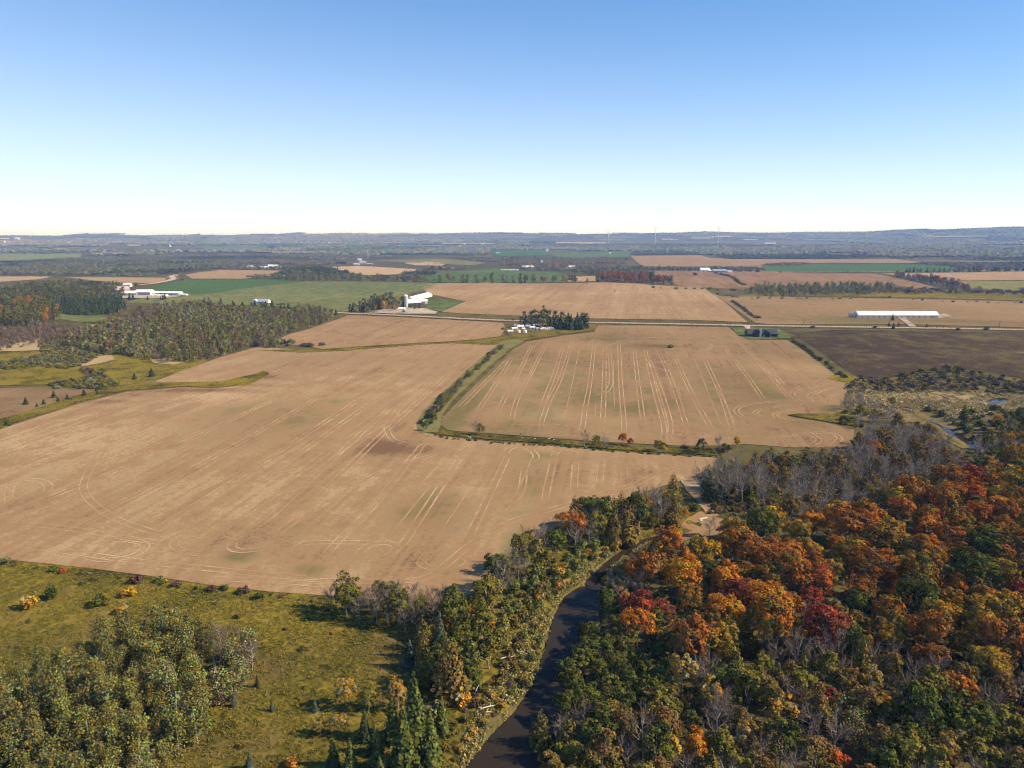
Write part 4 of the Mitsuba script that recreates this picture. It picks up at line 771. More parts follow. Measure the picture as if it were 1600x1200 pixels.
zone([(700,1150),(740,1080),(790,1010),(820,985),(850,965),(850,1000),(830,1060),(790,1110),(750,1160),(715,1230),(690,1260)], 2.3, [('bank_shrub', 'golden', .25), ('bank_shrub', 'olive', .35), ('bank_shrub', 'purple brown', .1), ('bank_shrub', 'green', .3)], 'on the reedy slope', 'on the reedy slope of the left bank', 18, .4, (.5, 1.2))
zone([(-150,1030),(0,1028),(60,1018),(150,992),(220,968),(245,962),(330,968),(335,990),(300,1000),(310,1050),(325,1095),(300,1130),(250,1170),(225,1210),(200,1330),(-250,1330)], 3.5,
     [('aspen_tree', 'grey green', .66), ('aspen_tree', 'yellowing', .24), ('aspen_tree', 'thin brown', .06), ('young_tree', 'olive green', .03)], 'in the aspen grove', 'of the aspen grove at the lower left', 19, 6.5, (.6, 1.0))
zone([(270,1010),(330,975),(385,985),(395,1000),(380,1050),(340,1060),(300,1050)], 3.0, [('aspen_tree', 'thin brown', .5), ('bare_tree', 'brownish', .3), ('aspen_tree', 'grey green', .2)], 'at the grove end', 'at the upper right end of the aspen grove', 20, 7, (.6, .9))
zone([(-60,905),(120,905),(300,935),(480,950),(600,975),(630,1050),(600,1090),(500,1060),(430,1000),(380,970),(200,950),(120,985),(-60,1010)], 9.5, [('meadow_shrub', 'golden', .35), ('meadow_shrub', 'olive', .35), ('meadow_shrub', 'dark green', .12), ('meadow_shrub', 'purple brown', .18)], 'in the weedy meadow', 'scattered in the weedy meadow', 21, 0, (.4, .9))
zone([(300,1160),(380,1080),(480,1060),(600,1110),(560,1200),(520,1300),(250,1300)], 6.5, [('meadow_shrub', 'golden', .4), ('meadow_shrub', 'olive', .4), ('meadow_shrub', 'dark green', .14), ('meadow_shrub', 'orange', .04)], 'on the lower meadow', 'scattered over the lower meadow', 22, 0, (.4, .85))
row('shrub', ['olive', 'dark green', 'purple brown', 'grey'], [(-80,872),(0,882),(80,890),(150,897),(230,908),(330,922),(420,934),(510,942)], 5.5, (.45, .85), 'on the weedy edge of the stubble', 'on the weedy edge of the stubble', 23, .8)
# --- hedges between the fields
row('hedge_bush', ['olive', 'brown', 'dark green'], [(706,612),(690,632),(676,648),(664,664)], 4.0, (.8, 1.5), 'at the thick hedge end', 'at the thick lower end of the near hedge', 240, 1.2)
row('hedge_bush', ['olive', 'grey green', 'brown'], [(785,540),(760,566),(735,585),(715,604),(700,620),(682,640),(668,655),(662,670)], 8.0, (.55, 1.3), 'in the near hedge', 'of the hedge between the two near fields', 24, 1.0)
for px, py, s, c in ((731,590,.75,'olive green'),(715,606,.55,'brown tinged'),(678,652,.62,'olive green'),(665,668,.5,'deep green')): at('broadleaf_tree', c, px, py, s, f'{c} small tree rising from the hedge at pixel row {py}'.split(' at pixel')[0], f'{c} small trees rising from the hedge between the near fields', 2)
for px, py in ((700,616),(706,610),(694,625),(711,604)): at('bare_tree', 'brownish', px, py, .62, 'thin leafless tree rising from the hedge', 'leafless trees rising from the hedge between the near fields', 2.5)
row('shrub', ['green', 'olive', 'dark green'], [(665,681),(720,688),(800,694),(870,698),(960,706),(1050,712),(1120,714)], 2.8, (.5, .95), 'in the long ditch', 'in the ditch below the tramline field', 25, .9)
row('bush', ['olive', 'dark green', 'brown'], [(1045,700),(1075,702),(1100,704),(1125,706),(1145,703)], 4.0, (.5, .9), 'at the right end of the ditch line', 'at the right end of the ditch line', 26, 1.0)
row('hedge_bush', ['brown', 'olive', 'dark green'], [(1238,530),(1262,549),(1285,565),(1303,580),(1320,592)], 9, (.55, 1.3), 'in the wet field hedge', 'of the hedge left of the dark wet field', 27, 1.2)
row('bush', ['brown', 'grey green'], [(1142,471),(1152,477),(1164,485),(1176,494),(1186,499)], 9, (.7, 1.4), 'in the hedge running down to the road', 'of the hedge running down to the road', 28, 1.5)
row('bush', ['grey green', 'brown', 'dark green'], [(380,541),(402,541),(430,538),(460,541),(480,541),(500,538)], 7, (1.0, 2.1), 'in the thicket at the end of the near ditch', 'of the thicket at the end of the near ditch', 29, 4)
zone([(1318,606),(1340,588),(1395,592),(1420,584),(1480,574),(1540,584),(1600,596),(1720,604),(1720,616),(1560,614),(1480,610),(1400,614),(1330,612)], 7.2, [('thicket_bush', 'olive', .45), ('thicket_bush', 'brown', .3), ('thicket_bush', 'grey green', .25)], 'in the marsh thicket', 'of the thicket above the tussock marsh', 30, 0, (.5, 1.25))
zone([(1310,640),(1340,628),(1380,650),(1400,660),(1350,675),(1320,665)], 5, [('bush', 'olive', .4), ('bare_tree', 'grey', .4), ('bush', 'dark green', .2)], 'on the weedy point', 'on the point of weeds right of the tramline field', 31, 0, (.6, 1.0))
zone([(1440,640),(1490,650),(1540,640),(1700,650),(1700,680),(1560,672),(1520,690),(1480,660)], 7, [('bush', 'olive', .4), ('bush', 'dark green', .4), ('bush', 'brown', .2)], 'in the brook marsh', 'among the marsh by the brook', 32, 0, (.6, 1.2))
for i, pp in enumerate(([(45,560),(100,546),(150,554),(152,562),(110,578),(60,574),(-40,584),(-40,574)], [(125,578),(160,582),(166,592),(138,592)], [(80,601),(105,595),(172,595),(186,604),(160,609),(82,607)], [(60,540),(110,535),(150,545),(200,552),(205,557),(130,552),(70,550)])):
    zone(pp, 5.2, [('willow_bush', 'grey green', .5), ('willow_bush', 'olive', .3), ('willow_bush', 'brown', .2)], 'in the golden marsh', 'in the bushy bands of the golden marsh', 33 + i, 0, (.75, 1.3))
# --- woods and farm trees farther off
mass([(165,508),(200,492),(260,478),(330,474),(375,487),(440,489),(470,483),(500,484),(520,492),(505,508),(470,522),(420,542),(380,556),(330,560),(262,560),(200,550),(130,542),(95,532),(130,520)], 5.7, [('woodland_tree', 'grey green', .40), ('woodland_tree', 'yellowish', .18), ('woodland_tree', 'brown', .14), ('woodland_tree', 'green', .10), ('woodland_tree', 'dark green', .18)], 'mixed_wood', 'wide grey green wood left of the stubble fields', 41, 4, (.5, 1.15), 110, 'in the wide wood left of the stubble')
mass([(165,500),(190,487),(260,480),(275,490),(240,505),(180,515)], 7, [('woodland_tree', 'brown', .8), ('woodland_tree', 'grey green', .2)], 'brown_wood', 'brown leafless corner of the wide wood', 42, 3, (.6, .9), 15, 'in the brown corner of the wide wood')
row('pine_tree', ['dark green'], [(300,478),(340,476),(380,477),(430,482),(470,486),(500,488)], 13, (.5, .95), 'rising along the back of the wide wood', 'along the back of the wide wood', 43, 5)
mass([(70,484),(90,466),(130,474),(150,466),(188,466),(196,480),(190,486),(125,492),(100,494),(78,486)], 8, [('pine_tree', 'dark green', .5), ('pine_tree', 'green', .4), ('woodland_tree', 'grey green', .1)], 'spruce_wood', 'dark spruce stand left of the dairy farm', 44, 3, (.9, 1.2), 50, 'in the dark stand left of the dairy farm')
mass([(-90,490),(0,482),(20,476),(60,472),(92,482),(92,500),(60,508),(0,508),(-90,512)], 10, [('woodland_tree', 'green', .7), ('woodland_tree', 'orange', .1), ('woodland_tree', 'dark green', .2)], 'round_wood', 'rounded green trees at the left edge', 45, 3, (1.1, 1.6), 25, 'at the left edge beside the grass clearing')
mass([(-90,466),(0,456),(80,445),(130,446),(180,448),(196,455),(188,466),(130,472),(60,470),(0,480),(-90,490)], 11, [('woodland_tree', 'dark green', .55), ('woodland_tree', 'green', .3), ('woodland_tree', 'grey green', .15), ('woodland_tree', 'orange', .05)], 'hill_wood', 'wooded rise with orange patches left of the dairy farm', 46, 4, (1.0, 1.5), 0)
mass([(-90,520),(0,514),(60,508),(110,516),(165,517),(100,534),(60,534),(0,544),(-90,548)], 6.5, [('woodland_tree', 'brown', .7), ('bush', 'brown', .15), ('woodland_tree', 'yellowish', .15)], 'brown_thicket', 'brown leafless thicket at the left edge', 47, 3, (.5, .85), 25, 'in the brown thicket at the left edge')
mass([(-60,505),(20,502),(75,494),(80,500),(30,510),(-60,514)], 6, [('pine_tree', 'green', 1)], 'low_conifers', 'band of low conifers at the left edge', 48, 0, (.4, .6), 20, 'in the low band at the left edge')
row('pine_tree', ['dark green'], [(190,468),(215,468),(245,470),(262,468)], 16, (.6, 1.0), 'in front of the dairy farm', 'in front of the dairy farm', 49, 6)
for px, py, s in ((547,488,1.15),(555,488,1.3),(563,487,1.5),(571,488,1.4),(577,486,1.6),(584,484,1.8),(591,482,1.9),(598,480,2.0),(606,478,2.0),(570,483,1.5),(580,480,1.7),(588,477,1.8),(628,478,1.4),(640,484,.9),(648,484,.9),(655,483,.9),(612,476,1.9)):
    at('woodland_tree', 'dark green', px, py, s, 'dark green tree in the clump left of the silo', 'dark trees of the clump left of the silo', 0, .9)
for px, py, s in ((551,488,1.0),(567,488,1.2),(594,483,1.5)): at('pine_tree', 'dark green', px, py, s, 'dark pointed conifer in the clump left of the silo', 'dark conifers of the clump left of the silo')
at('woodland_tree', 'orange', 600, 488, 1.7, 'round orange tree in front of the conifers left of the silo'); at('woodland_tree', 'yellowish', 620, 484, 1.9, 'tall yellow green tree beside the orange tree left of the silo'); at('woodland_tree', 'orange', 616, 488, 1.0, 'small orange tree in front of the yellow green tree'); at('bush', 'brown', 631, 488, 1.0, 'low brown bush in the silo farm yard'); at('bush', 'olive', 644, 481, 1.6, 'big olive bush below the dark barn of the silo farm')
for px, py, s in ((868,514,1.15),(876,515,1.3),(884,515,1.25),(892,516,1.35),(899,515,1.1),(906,516,1.3),(913,514,1.2),(860,513,1.0),(872,512,1.1),(888,511,1.3),(902,512,1.3)):
    at('pine_tree', 'dark green', px, py, s * 1.15, 'dark pointed conifer in the grove of the central farmstead', 'dark conifers of the central farmstead grove')
for px, py, s, c in ((815,511,1.1,'dark green'),(823,512,1.25,'dark green'),(831,511,1.2,'dark green'),(839,513,1.3,'dark green'),(847,513,1.25,'grey green'),(855,514,1.2,'dark green'),(850,506,1.9,'yellowish'),(917,514,1.6,'dark green'),(820,508,1.5,'dark green'),(828,508,1.5,'dark green'),(836,508,1.6,'dark green'),(843,509,1.7,'dark green'),(858,510,1.7,'dark green'),(866,509,1.6,'dark green'),(880,510,1.5,'dark green'),(911,511,1.6,'dark green'),(843,517,.8,'brown'),(893,518,.6,'green')):
    at('woodland_tree', c, px, py, s, f'{c} tree in the grove of the central farmstead', f'{c} trees of the central farmstead grove')
row('bush', ['dark green', 'olive'], [(784,515),(792,514),(800,513)], 6, (.7, 1.1), 'at the left corner of the central farmstead', 'at the left corner of the central farmstead', 50, 1)
row('bush', ['dark green'], [(790,500),(800,501),(808,501)], 7, (.6, 1.0), 'on the road left of the central farmstead', 'on the road left of the central farmstead', 51, 1)
row('woodland_tree', ['dark green', 'brown', 'russet'], [(696,442),(740,443),(800,443),(870,444)], 17, (1.5, 2.2), 'in the tree row behind the broad tan field', 'of the tree row behind the broad tan field', 52, 4)
mass([(932,441),(985,442),(1010,447),(1050,451),(1064,450),(1045,442),(1000,436),(950,434)], 15, [('woodland_tree', 'dark green', .35), ('woodland_tree', 'russet', .55), ('woodland_tree', 'orange', .10)], 'far_copse', 'dark and russet copse', 53, 2, (1.5, 2.1), 60, 'in the red and green copse behind the tan field')
row('pine_tree', ['dark green'], [(1018,422),(1060,422.5),(1100,423.5),(1150,424.5),(1192,425.5)], 11, (.9, 1.5), 'in the conifer row behind the ploughed field', 'of the conifer row behind the ploughed field', 54, 3)
mass([(1165,459),(1190,452),(1250,450),(1330,449),(1385,449),(1402,457),(1320,462),(1200,463)], 13, [('woodland_tree', 'grey green', .55), ('woodland_tree', 'yellowish', .35), ('woodland_tree', 'dark green', .1)], 'poplar_wood', 'band of grey green poplars', 55, 2, (1.0, 1.5), 40, 'in the band of poplars before the ploughed field', False)
row('bush', ['olive', 'brown', 'dark green'], [(1120,459),(1160,466),(1250,467),(1320,468),(1400,466),(1480,472),(1600,474)], 16, (.6, 1.2), 'in the golden rough before the poplars', 'in the golden rough before the poplars', 56, 6)
row('woodland_tree', ['dark green', 'russet', 'brown'], [(1398,434),(1425,438),(1450,442),(1480,449),(1510,457)], 13, (1.2, 1.9), 'in the dark hedge at the end of the ploughed field', 'of the dark hedge at the end of the ploughed field', 57, 3)
row('pine_tree', ['dark green'], [(1412,425),(1450,425)], 13, (1.1, 1.5), 'in the left windbreak', 'of the windbreak behind the pinkish field', 58, 3)
row('pine_tree', ['dark green', 'green'], [(1456,424.8),(1530,424.5),(1600,424),(1760,424)], 14, (1.1, 1.7), 'in the long windbreak behind the pinkish field', 'of the long windbreak behind the pinkish field', 59, 3)
row('bush', ['dark green'], [(1218,426),(1270,426.5),(1326,426.5)], 14, (.9, 1.4), 'in the low hedge behind the ploughed field', 'of the low hedge behind the ploughed field', 60, 3)
row('bush', ['dark green', 'brown'], [(1120,428),(1140,433),(1152,440),(1160,446)], 16, (1.4, 2.2), 'in the diagonal hedge across the ploughed field', 'of the diagonal hedge across the ploughed field', 61, 3)
row('bush', ['dark green', 'olive'], [(1020,450),(1060,452),(1100,452),(1150,455)], 18, (1.0, 2.0), 'along the lower edge of the ploughed field', 'along the lower edge of the ploughed field', 62, 4)
row('woodland_tree', ['dark green', 'grey green'], [(875,441),(890,438),(905,443),(930,443)], 20, (.8, 1.4), 'by the small peach field', 'by the small peach field', 63, 5)
mass([(400,442),(440,432),(480,428),(520,434),(600,437),(690,440),(690,444),(600,443),(500,443),(420,443)], 13, [('woodland_tree', 'grey green', .5), ('woodland_tree', 'dark green', .3), ('woodland_tree', 'brown', .2)], 'hayfield_wood', 'belt of trees behind the pale hayfield', 64, 2, (1.0, 1.6), 0)
row('bush', ['olive', 'dark green'], [(390,475),(400,476),(425,477),(445,477)], 10, (.9, 1.6), 'around the grey blue house', 'around the grey blue house', 65, 4)
row('bush', ['dark green', 'brown'], [(276,436),(290,438),(330,438.5),(380,437.5)], 16, (.8, 1.4), 'between the orange tan field and the green crop', 'between the orange tan field and the green crop', 66, 3)
# --- reeds, tussocks and tall weeds that nobody could count
def tufts(name, label, px, n, size, cols, seed, lift=0.0, blades=14, h=1.0, clear=None, wets=0.0):
    rng = np.random.default_rng(seed)
    poly = world(px, lift).difference(wet.buffer(wets)) if wets is not None else world(px, lift)
    x0, y0, x1, y1 = poly.bounds
    c = np.stack([rng.uniform(x0, x1, n * 4), rng.uniform(y0, y1, n * 4)], -1); c = c[shapely.contains_xy(poly, c[:, 0], c[:, 1])][:n]
    d = meshkit.fbm(np.column_stack([c / (size * 7), np.zeros(len(c))]), 2, seed); c = c[d > .34]
    z = land(c[:, 0], c[:, 1])
    k = np.repeat(np.arange(len(c)), blades)
    e = unit(rng.normal(size=(len(k), 3)) * [1, 1, .5] + [0, 0, .55])
    s = size * rng.uniform(.6, 1.4, len(c))
    p = np.column_stack([c, z + .1])[k] + e * (s[k] * rng.uniform(.2, .9, len(k)))[:, None] * [1, 1, h]
    v, f = cards(p, e + rng.normal(size=(len(k), 3)) * .5, s[k] * .34, rng)
    col = tint(rng, len(c), cols, None, .17)[k] * np.exp(rng.normal(0, .2, (len(k), 1)))
    add(name, (v, f), 'leaf', label, 'plants', None, 'stuff', color=colour4(col))
tufts('tall_weeds', 'tall golden and olive weeds covering the meadow', [(-120,870),(80,887),(230,908),(420,932),(520,944),(700,952),(760,975),(745,1050),(715,1110),(690,1250),(640,1330),(-200,1330)], 70000, .36, [(.18,.165,.026), (.23,.195,.030), (.15,.14,.030), (.12,.140,.024), (.19,.14,.045)], 71, 0, 5, 1.3)
tufts('reeds', 'pale reeds and sedges along the left river bank', [(700,1260),(725,1150),(755,1095),(785,1050),(800,1005),(812,965),(850,905),(905,885),(960,862),(1010,838),(1015,848),(960,885),(930,905),(905,912),(882,925),(866,960),(856,1005),(838,1062),(806,1112),(766,1155),(730,1215),(715,1260)], 9000, .6, [(.36,.29,.13), (.27,.24,.07), (.19,.21,.05), (.34,.28,.13), (.15,.17,.04)], 72, 0, 9, 1.3)
tufts('tussocks', 'straw coloured tussocks of the marsh by the brook', [(1318,600),(1345,606),(1400,612),(1480,610),(1560,616),(1720,622),(1720,650),(1560,645),(1500,665),(1450,650),(1400,650),(1330,640)], 3600, 1.25, [(.44,.35,.17), (.36,.28,.13), (.24,.20,.07), (.50,.42,.24)], 73, 0, 9, .8)
tufts('marsh_brush', 'low olive brush filling the thicket above the tussock marsh', [(1318,608),(1345,590),(1395,594),(1420,586),(1480,577),(1540,587),(1600,600),(1720,608),(1720,622),(1560,618),(1480,612),(1400,616),(1330,616)], 4200, 1.3, [(.12,.105,.035), (.15,.125,.045), (.10,.085,.045), (.17,.14,.06)], 77, 0, 7, .8)
tufts('red_stems', 'dark red stems and fallen wood on the left bank', [(740,1120),(770,1060),(800,1000),(820,985),(800,1040),(770,1095),(750,1130)], 260, .6, [(.15,.055,.045), (.20,.09,.06), (.12,.06,.04)], 74, 0, 10, .7)
tufts('belt_undergrowth', 'brown undergrowth below the leafless belt', [(1095,790),(1130,735),(1240,715),(1340,690),(1400,672),(1480,695),(1530,735),(1500,770),(1420,790),(1300,815),(1190,825)], 5000, .8, [(.14,.095,.05), (.10,.085,.035), (.17,.12,.07), (.09,.08,.03)], 76, 0, 7, .8)
tufts('undergrowth', 'brown and olive undergrowth between the forest trees', [(985,900),(1130,845),(1290,815),(1500,750),(1850,700),(1850,1330),(780,1330),(850,1150),(905,1050),(950,945)], 5000, .9, [(.085,.065,.030), (.10,.06,.03), (.06,.065,.024), (.13,.08,.035)], 75, 0, 7, .6)

# ---------------------------------------------------------------- the far country
FARFIELDS = [(0,16,373.2,374.8,'gravel',0,.8),(24,58,375.4,376.8,'field',0,.9),(58,80,385.8,387,'grass',.6,.9),(84,106,389.6,390.8,'field',0,.7),(198,222,383.4,385.4,'field',0,.9),(231,252,371.6,372.8,'grass',.7,1),(274,294,377.4,379,'field',0,.5),(246,268,391,392,'field',0,.7),(400,452,393.4,395.4,'field',0,.3),(498,545,379.6,380.6,'field',.2,.6),(560,636,379.0,380.4,'field',0,.6),(620,692,384.8,385.8,'field',0,.7),(690,775,380.6,381.9,'field',.2,.8),(770,860,382.6,383.8,'grass',.1,.8),(868,905,379.4,381.2,'field',0,.8),(902,948,379.6,382.2,'field',0,.75),(932,976,375.2,376.4,'grass',.8,.9),(1033,1060,374.2,375.6,'field',.2,.9),(1078,1112,371.0,374.0,'grass',.7,1),(1117,1144,369.2,371.2,'field',0,.8),(1198,1232,368.6,370.6,'grass',.5,.9),(1256,1342,374.6,376.4,'grass',.5,.9),(1194,1214,380.4,382.2,'gravel',0,.5),(1378,1426,370.9,372.2,'grass',.6,1),(1440,1545,369.0,370.8,'grass',.8,1),(1510,1532,375.4,377,'grass',.5,1),(1592,1680,377,378.4,'grass',.5,.9),(1352,1380,371,372.2,'grass',.7,1),(1290,1330,398,399.4,'field',.3,.3),(1440,1600,409.5,412,'field',.5,.25),(1160,1185,374.5,375.8,'field',0,.9)]
for i, (x0, x1, y0, y1, kd, u, t) in enumerate(FARFIELDS):
    sheet('far_field', f'thin pale field far off among the woods below the hills', [(x0 + 2, y0), (x1, y0 + .15), (x1 - 3, y1), (x0, y1 - .1)], kd, lambda x, y, u=u, t=t: (u + 0 * x, t + 0 * x), lift=3.0)
    labels[[k for k in scene if k.startswith('far_field')][-1]]['group'] = 'far fields among the woods'
OPEN = shapely.union_all([z.buffer(0) for z in ZONES]); OPEN_NEAR = OPEN.buffer(10); shapely.prepare(OPEN_NEAR)
def wood_patch(rng, size, n, R, H, palettes, ncard, blob):
    pts = scatter(Polygon([(-size, -size), (size, -size), (size, size), (-size, size)]), R * 1.45, rng, limit=n)
    V, Fc, C, at_ = [], [], [], 0
    ico = trimesh.creation.icosphere(subdivisions=1 if blob else 0)
    for p in pts:
        r, h = R * rng.uniform(.7, 1.25), H * rng.uniform(.7, 1.2)
        cols, pointed = palettes[rng.integers(len(palettes))]
        if blob:
            v = np.array(ico.vertices); v = v * (1 + rng.normal(0, .16, (len(v), 1)))
            if pointed: v[:, :2] *= np.clip(1.05 - v[:, 2:] * .75, .1, 1.4) * .7
            v = v * [r, r, h * .52] + [p[0], p[1], h * .5]; f = np.array(ico.faces)
            c = tint(rng, 1, cols, None, .2).repeat(len(v), 0) * np.exp(rng.normal(0, .16, (len(v), 1)))
        else:
            d = unit(rng.normal(size=(ncard, 3))); d[:, 2] = np.where(d[:, 2] < -.2, -d[:, 2], d[:, 2])
            q = d * rng.uniform(.6, 1, (ncard, 1)) * [r, r, h * .5]
            if pointed: q[:, :2] *= np.clip(1 - (q[:, 2:] / h + .5), .08, 1) * 1.3
            v, f = cards(q + [p[0], p[1], h * .5], d + rng.normal(size=d.shape) * .35, r * .42 * rng.uniform(.7, 1.2, ncard), rng)
            c = colour4(tint(rng, 1, cols, None, .22) * np.exp(rng.normal(0, .18, (ncard, 1))))
        V.append(v); Fc.append(f + at_); C.append(c); at_ += len(v)
    return np.vstack(V), np.vstack(Fc), np.clip(np.vstack(C), 0, .9)
GREY = ([(.175,.145,.115), (.15,.13,.10), (.125,.11,.085)], False); SAGE = ([sage, (.10,.11,.055)], False); DARK = ([dkgreen, (.040,.055,.030)], True); GREEN = ([green, dkgreen, (.07,.09,.035)], False); FALL = ([rust, brown, (.22,.12,.05)], False)
FARKINDS = [('sage_wood', 'grey green woods stretching over the plain', [SAGE, SAGE, GREY, GREEN]), ('bare_wood', 'grey leafless woods stretching over the plain', [GREY, GREY, GREY, SAGE]), ('conifer_wood', 'dark conifer woods on the plain and hills', [DARK, DARK, GREEN]), ('russet_wood', 'russet tinged woods on the plain', [GREY, FALL, SAGE])]
def far_woods(prefix, r0, r1, size, n, R, H, ncard, blob, seed, cover):
    rng = np.random.default_rng(seed)
    for i, (nm, lab, pal) in enumerate(FARKINDS):
        for k in range(2):
            v, f, c = wood_patch(rng, size, n, R, H, pal, ncard, blob)
            scene[f'{prefix}_patch_{i}_{k}'] = {'type': 'shapegroup', 'canopy': mikit.ply((v, f), 'leaf', color=c)}
    st = size * 1.86
    xs = np.arange(-r1 * .80, r1 * .80, st); ys = np.arange(r0 * .6, r1, st)
    X, Y = np.meshgrid(xs, ys); X = X.ravel() + rng.uniform(-.25, .25, X.size) * st; Y = Y.ravel() + rng.uniform(-.25, .25, Y.size) * st
    r = np.hypot(X, Y)
    ok = (r > r0) & (r < r1) & (np.abs(np.arctan2(X, Y)) < math.radians(39))
    X, Y, r = X[ok], Y[ok], r[ok]
    m = fb(X, Y, 420 if not blob else 1300, seed + 1) + .35 * fb(X, Y, 2600, 9)
    sel = m > np.quantile(m, 1 - cover)
    X, Y = X[sel], Y[sel]
    q = fb(X, Y, 700 if not blob else 2200, seed + 2)
    e = 20.0
    z = land(X, Y); gx = (land(X + e, Y) - land(X - e, Y)) / (2 * e); gy = (land(X, Y + e) - land(X, Y - e)) / (2 * e)
    cnt = {}
    for j in range(len(X)):
        if shapely.contains_xy(OPEN_NEAR, X[j], Y[j]) or OPEN.distance(Point(X[j], Y[j])) < size * .93: continue
        u = np.clip(q[j] * 2.6 + .5 + rng.normal(0, .10), 0, .999)
        i = 2 if u < .22 else 0 if u < .50 else 1 if u < .86 else 3
        if X[j] < -r1 * .1 and i == 1 and rng.uniform() < .4: i = 0
        nm = 'distant_' + FARKINDS[i][0]
        scene[f'{nm}__{prefix == "farthest" and 5000 + j or j:04d}'] = {'type': 'instance', 'group': {'type': 'ref', 'id': f'{prefix}_patch_{i}_{rng.integers(2)}'},
            'to_world': T([[1, 0, 0, X[j]], [0, 1, 0, Y[j]], [gx[j], gy[j], 1, z[j] - .8], [0, 0, 0, 1]]) @ T().rotate([0, 0, 1], float(90 * rng.integers(4)))}
        labels.setdefault(nm, {'label': FARKINDS[i][1], 'category': 'woods', 'kind': 'stuff'})
far_woods('middle', 1500, 4300, 45, 60, 4.6, 11, 20, False, 81, .66)
far_woods('farthest', 4300, 13500, 170, 150, 11, 15, 0, True, 82, .64)

# ---------------------------------------------------------------- buildings
def place(px, py, yaw=0.0, back=0.0):
    x, y, z = g1(px, py); y += back
    z = float(land(np.array([x]), np.array([y]))[0])
    m = trimesh.transformations.rotation_matrix(math.radians(yaw), [0, 0, 1]); m[:3, 3] = [x, y, z]
    return m
def box(c, e):
    b = trimesh.creation.box(extents=e); b.apply_translation(c); return b
def xform(m, M):
    m = m.copy(); m.apply_transform(M); return m
def prism(L, prof):
    """The profile (y, z), extruded along x, centred."""
    p = trimesh.creation.extrude_polygon(Polygon(prof), L, engine='earcut')
    M = np.array([[0, 0, 1, -L / 2], [1, 0, 0, 0], [0, 1, 0, 0], [0, 0, 0, 1.0]])
    p.apply_transform(M); return p
def roof_profile(W, eave, ridge, over=.5, th=.25, gambrel=False):
    h = W / 2 + over; s = (ridge - eave) / (W / 2); e = eave - s * over
    if gambrel:
        k, kz = W * .30, eave + (ridge - eave) * .68
        top = [(-h, e + .6), (-k, kz), (0, ridge), (k, kz), (h, e + .6)]
    else: top = [(-h, e), (0, ridge), (h, e)]
    return [(a, b + .03) for a, b in top] + [(a, b + .03 + th) for a, b in top[::-1]]
def wall_profile(W, eave, ridge, gambrel=False):
    w = W / 2
    if gambrel: return [(-w, -.6), (w, -.6), (w, eave), (W * .30, eave + (ridge - eave) * .68), (0, ridge), (-W * .30, eave + (ridge - eave) * .68), (-w, eave)]
    return [(-w, -.6), (w, -.6), (w, eave), (0, ridge), (-w, eave)]
def gable(name, label, cat, M, L, W, eave, ridge, wall, roof, openings=(), group=None, gambrel=False, over=.5, extra=()):
    """A gabled building, ridge along its x axis; openings: (part, side, along, sill, width, height) on side front -y, back +y, left -x or right +x."""
    k = thing(name, label, cat, group)
    def part(p, m, mat):
        q, i = f'{k}__{p}', 0
        while q in scene: i += 1; q = f'{k}__{p}_{i:03d}'
        scene[q] = mikit.ply(xform(m, M), mat); return q
    part('wall', prism(L, wall_profile(W, eave, ridge, gambrel)), wall)
    part('roof', prism(L + 2 * over, roof_profile(W, eave, ridge, over, .25, gambrel)), roof)
    for p, side, a, z, w, h in openings:
        mat = 'window_glass' if p == 'window' else 'door_paint' if p == 'door' else p
        p = p if p in ('window', 'door') else 'cladding'
        if side in ('front', 'back'): part(p, box([a, (-1 if side == 'front' else 1) * (W / 2 + .02), z + h / 2], [w, .14, h]), mat)
        else: part(p, box([(-1 if side == 'left' else 1) * (L / 2 + .02), a, z + h / 2], [.14, w, h]), mat)
    for p, m, mat in extra: part(p, m, mat)
    return k
def cyl(c, r, h, r2=None, n=20):
    a = np.arange(n) * 2 * np.pi / n; r2 = r if r2 is None else r2
    p = np.vstack([np.stack([np.cos(a) * r, np.sin(a) * r, a * 0], -1), np.stack([np.cos(a) * r2, np.sin(a) * r2, a * 0 + h], -1), [[0, 0, 0], [0, 0, h]]]) + c
    i = np.arange(n); j = (i + 1) % n
    f = np.vstack([np.stack([i, j, j + n], -1), np.stack([i, j + n, i + n], -1), np.stack([j, i, i * 0 + 2 * n], -1), np.stack([i + n, j + n, i * 0 + 2 * n + 1], -1)])
    return trimesh.Trimesh(p, f, process=False)
def parts(name, label, cat, M, plist, group=None):
    k = thing(name, label, cat, group)
    for p, m, mat in plist:
        q, i = f'{k}__{p}', 0
        while q in scene: i += 1; q = f'{k}__{p}_{i:03d}'
        scene[q] = mikit.ply(xform(m, M), mat)
    return k
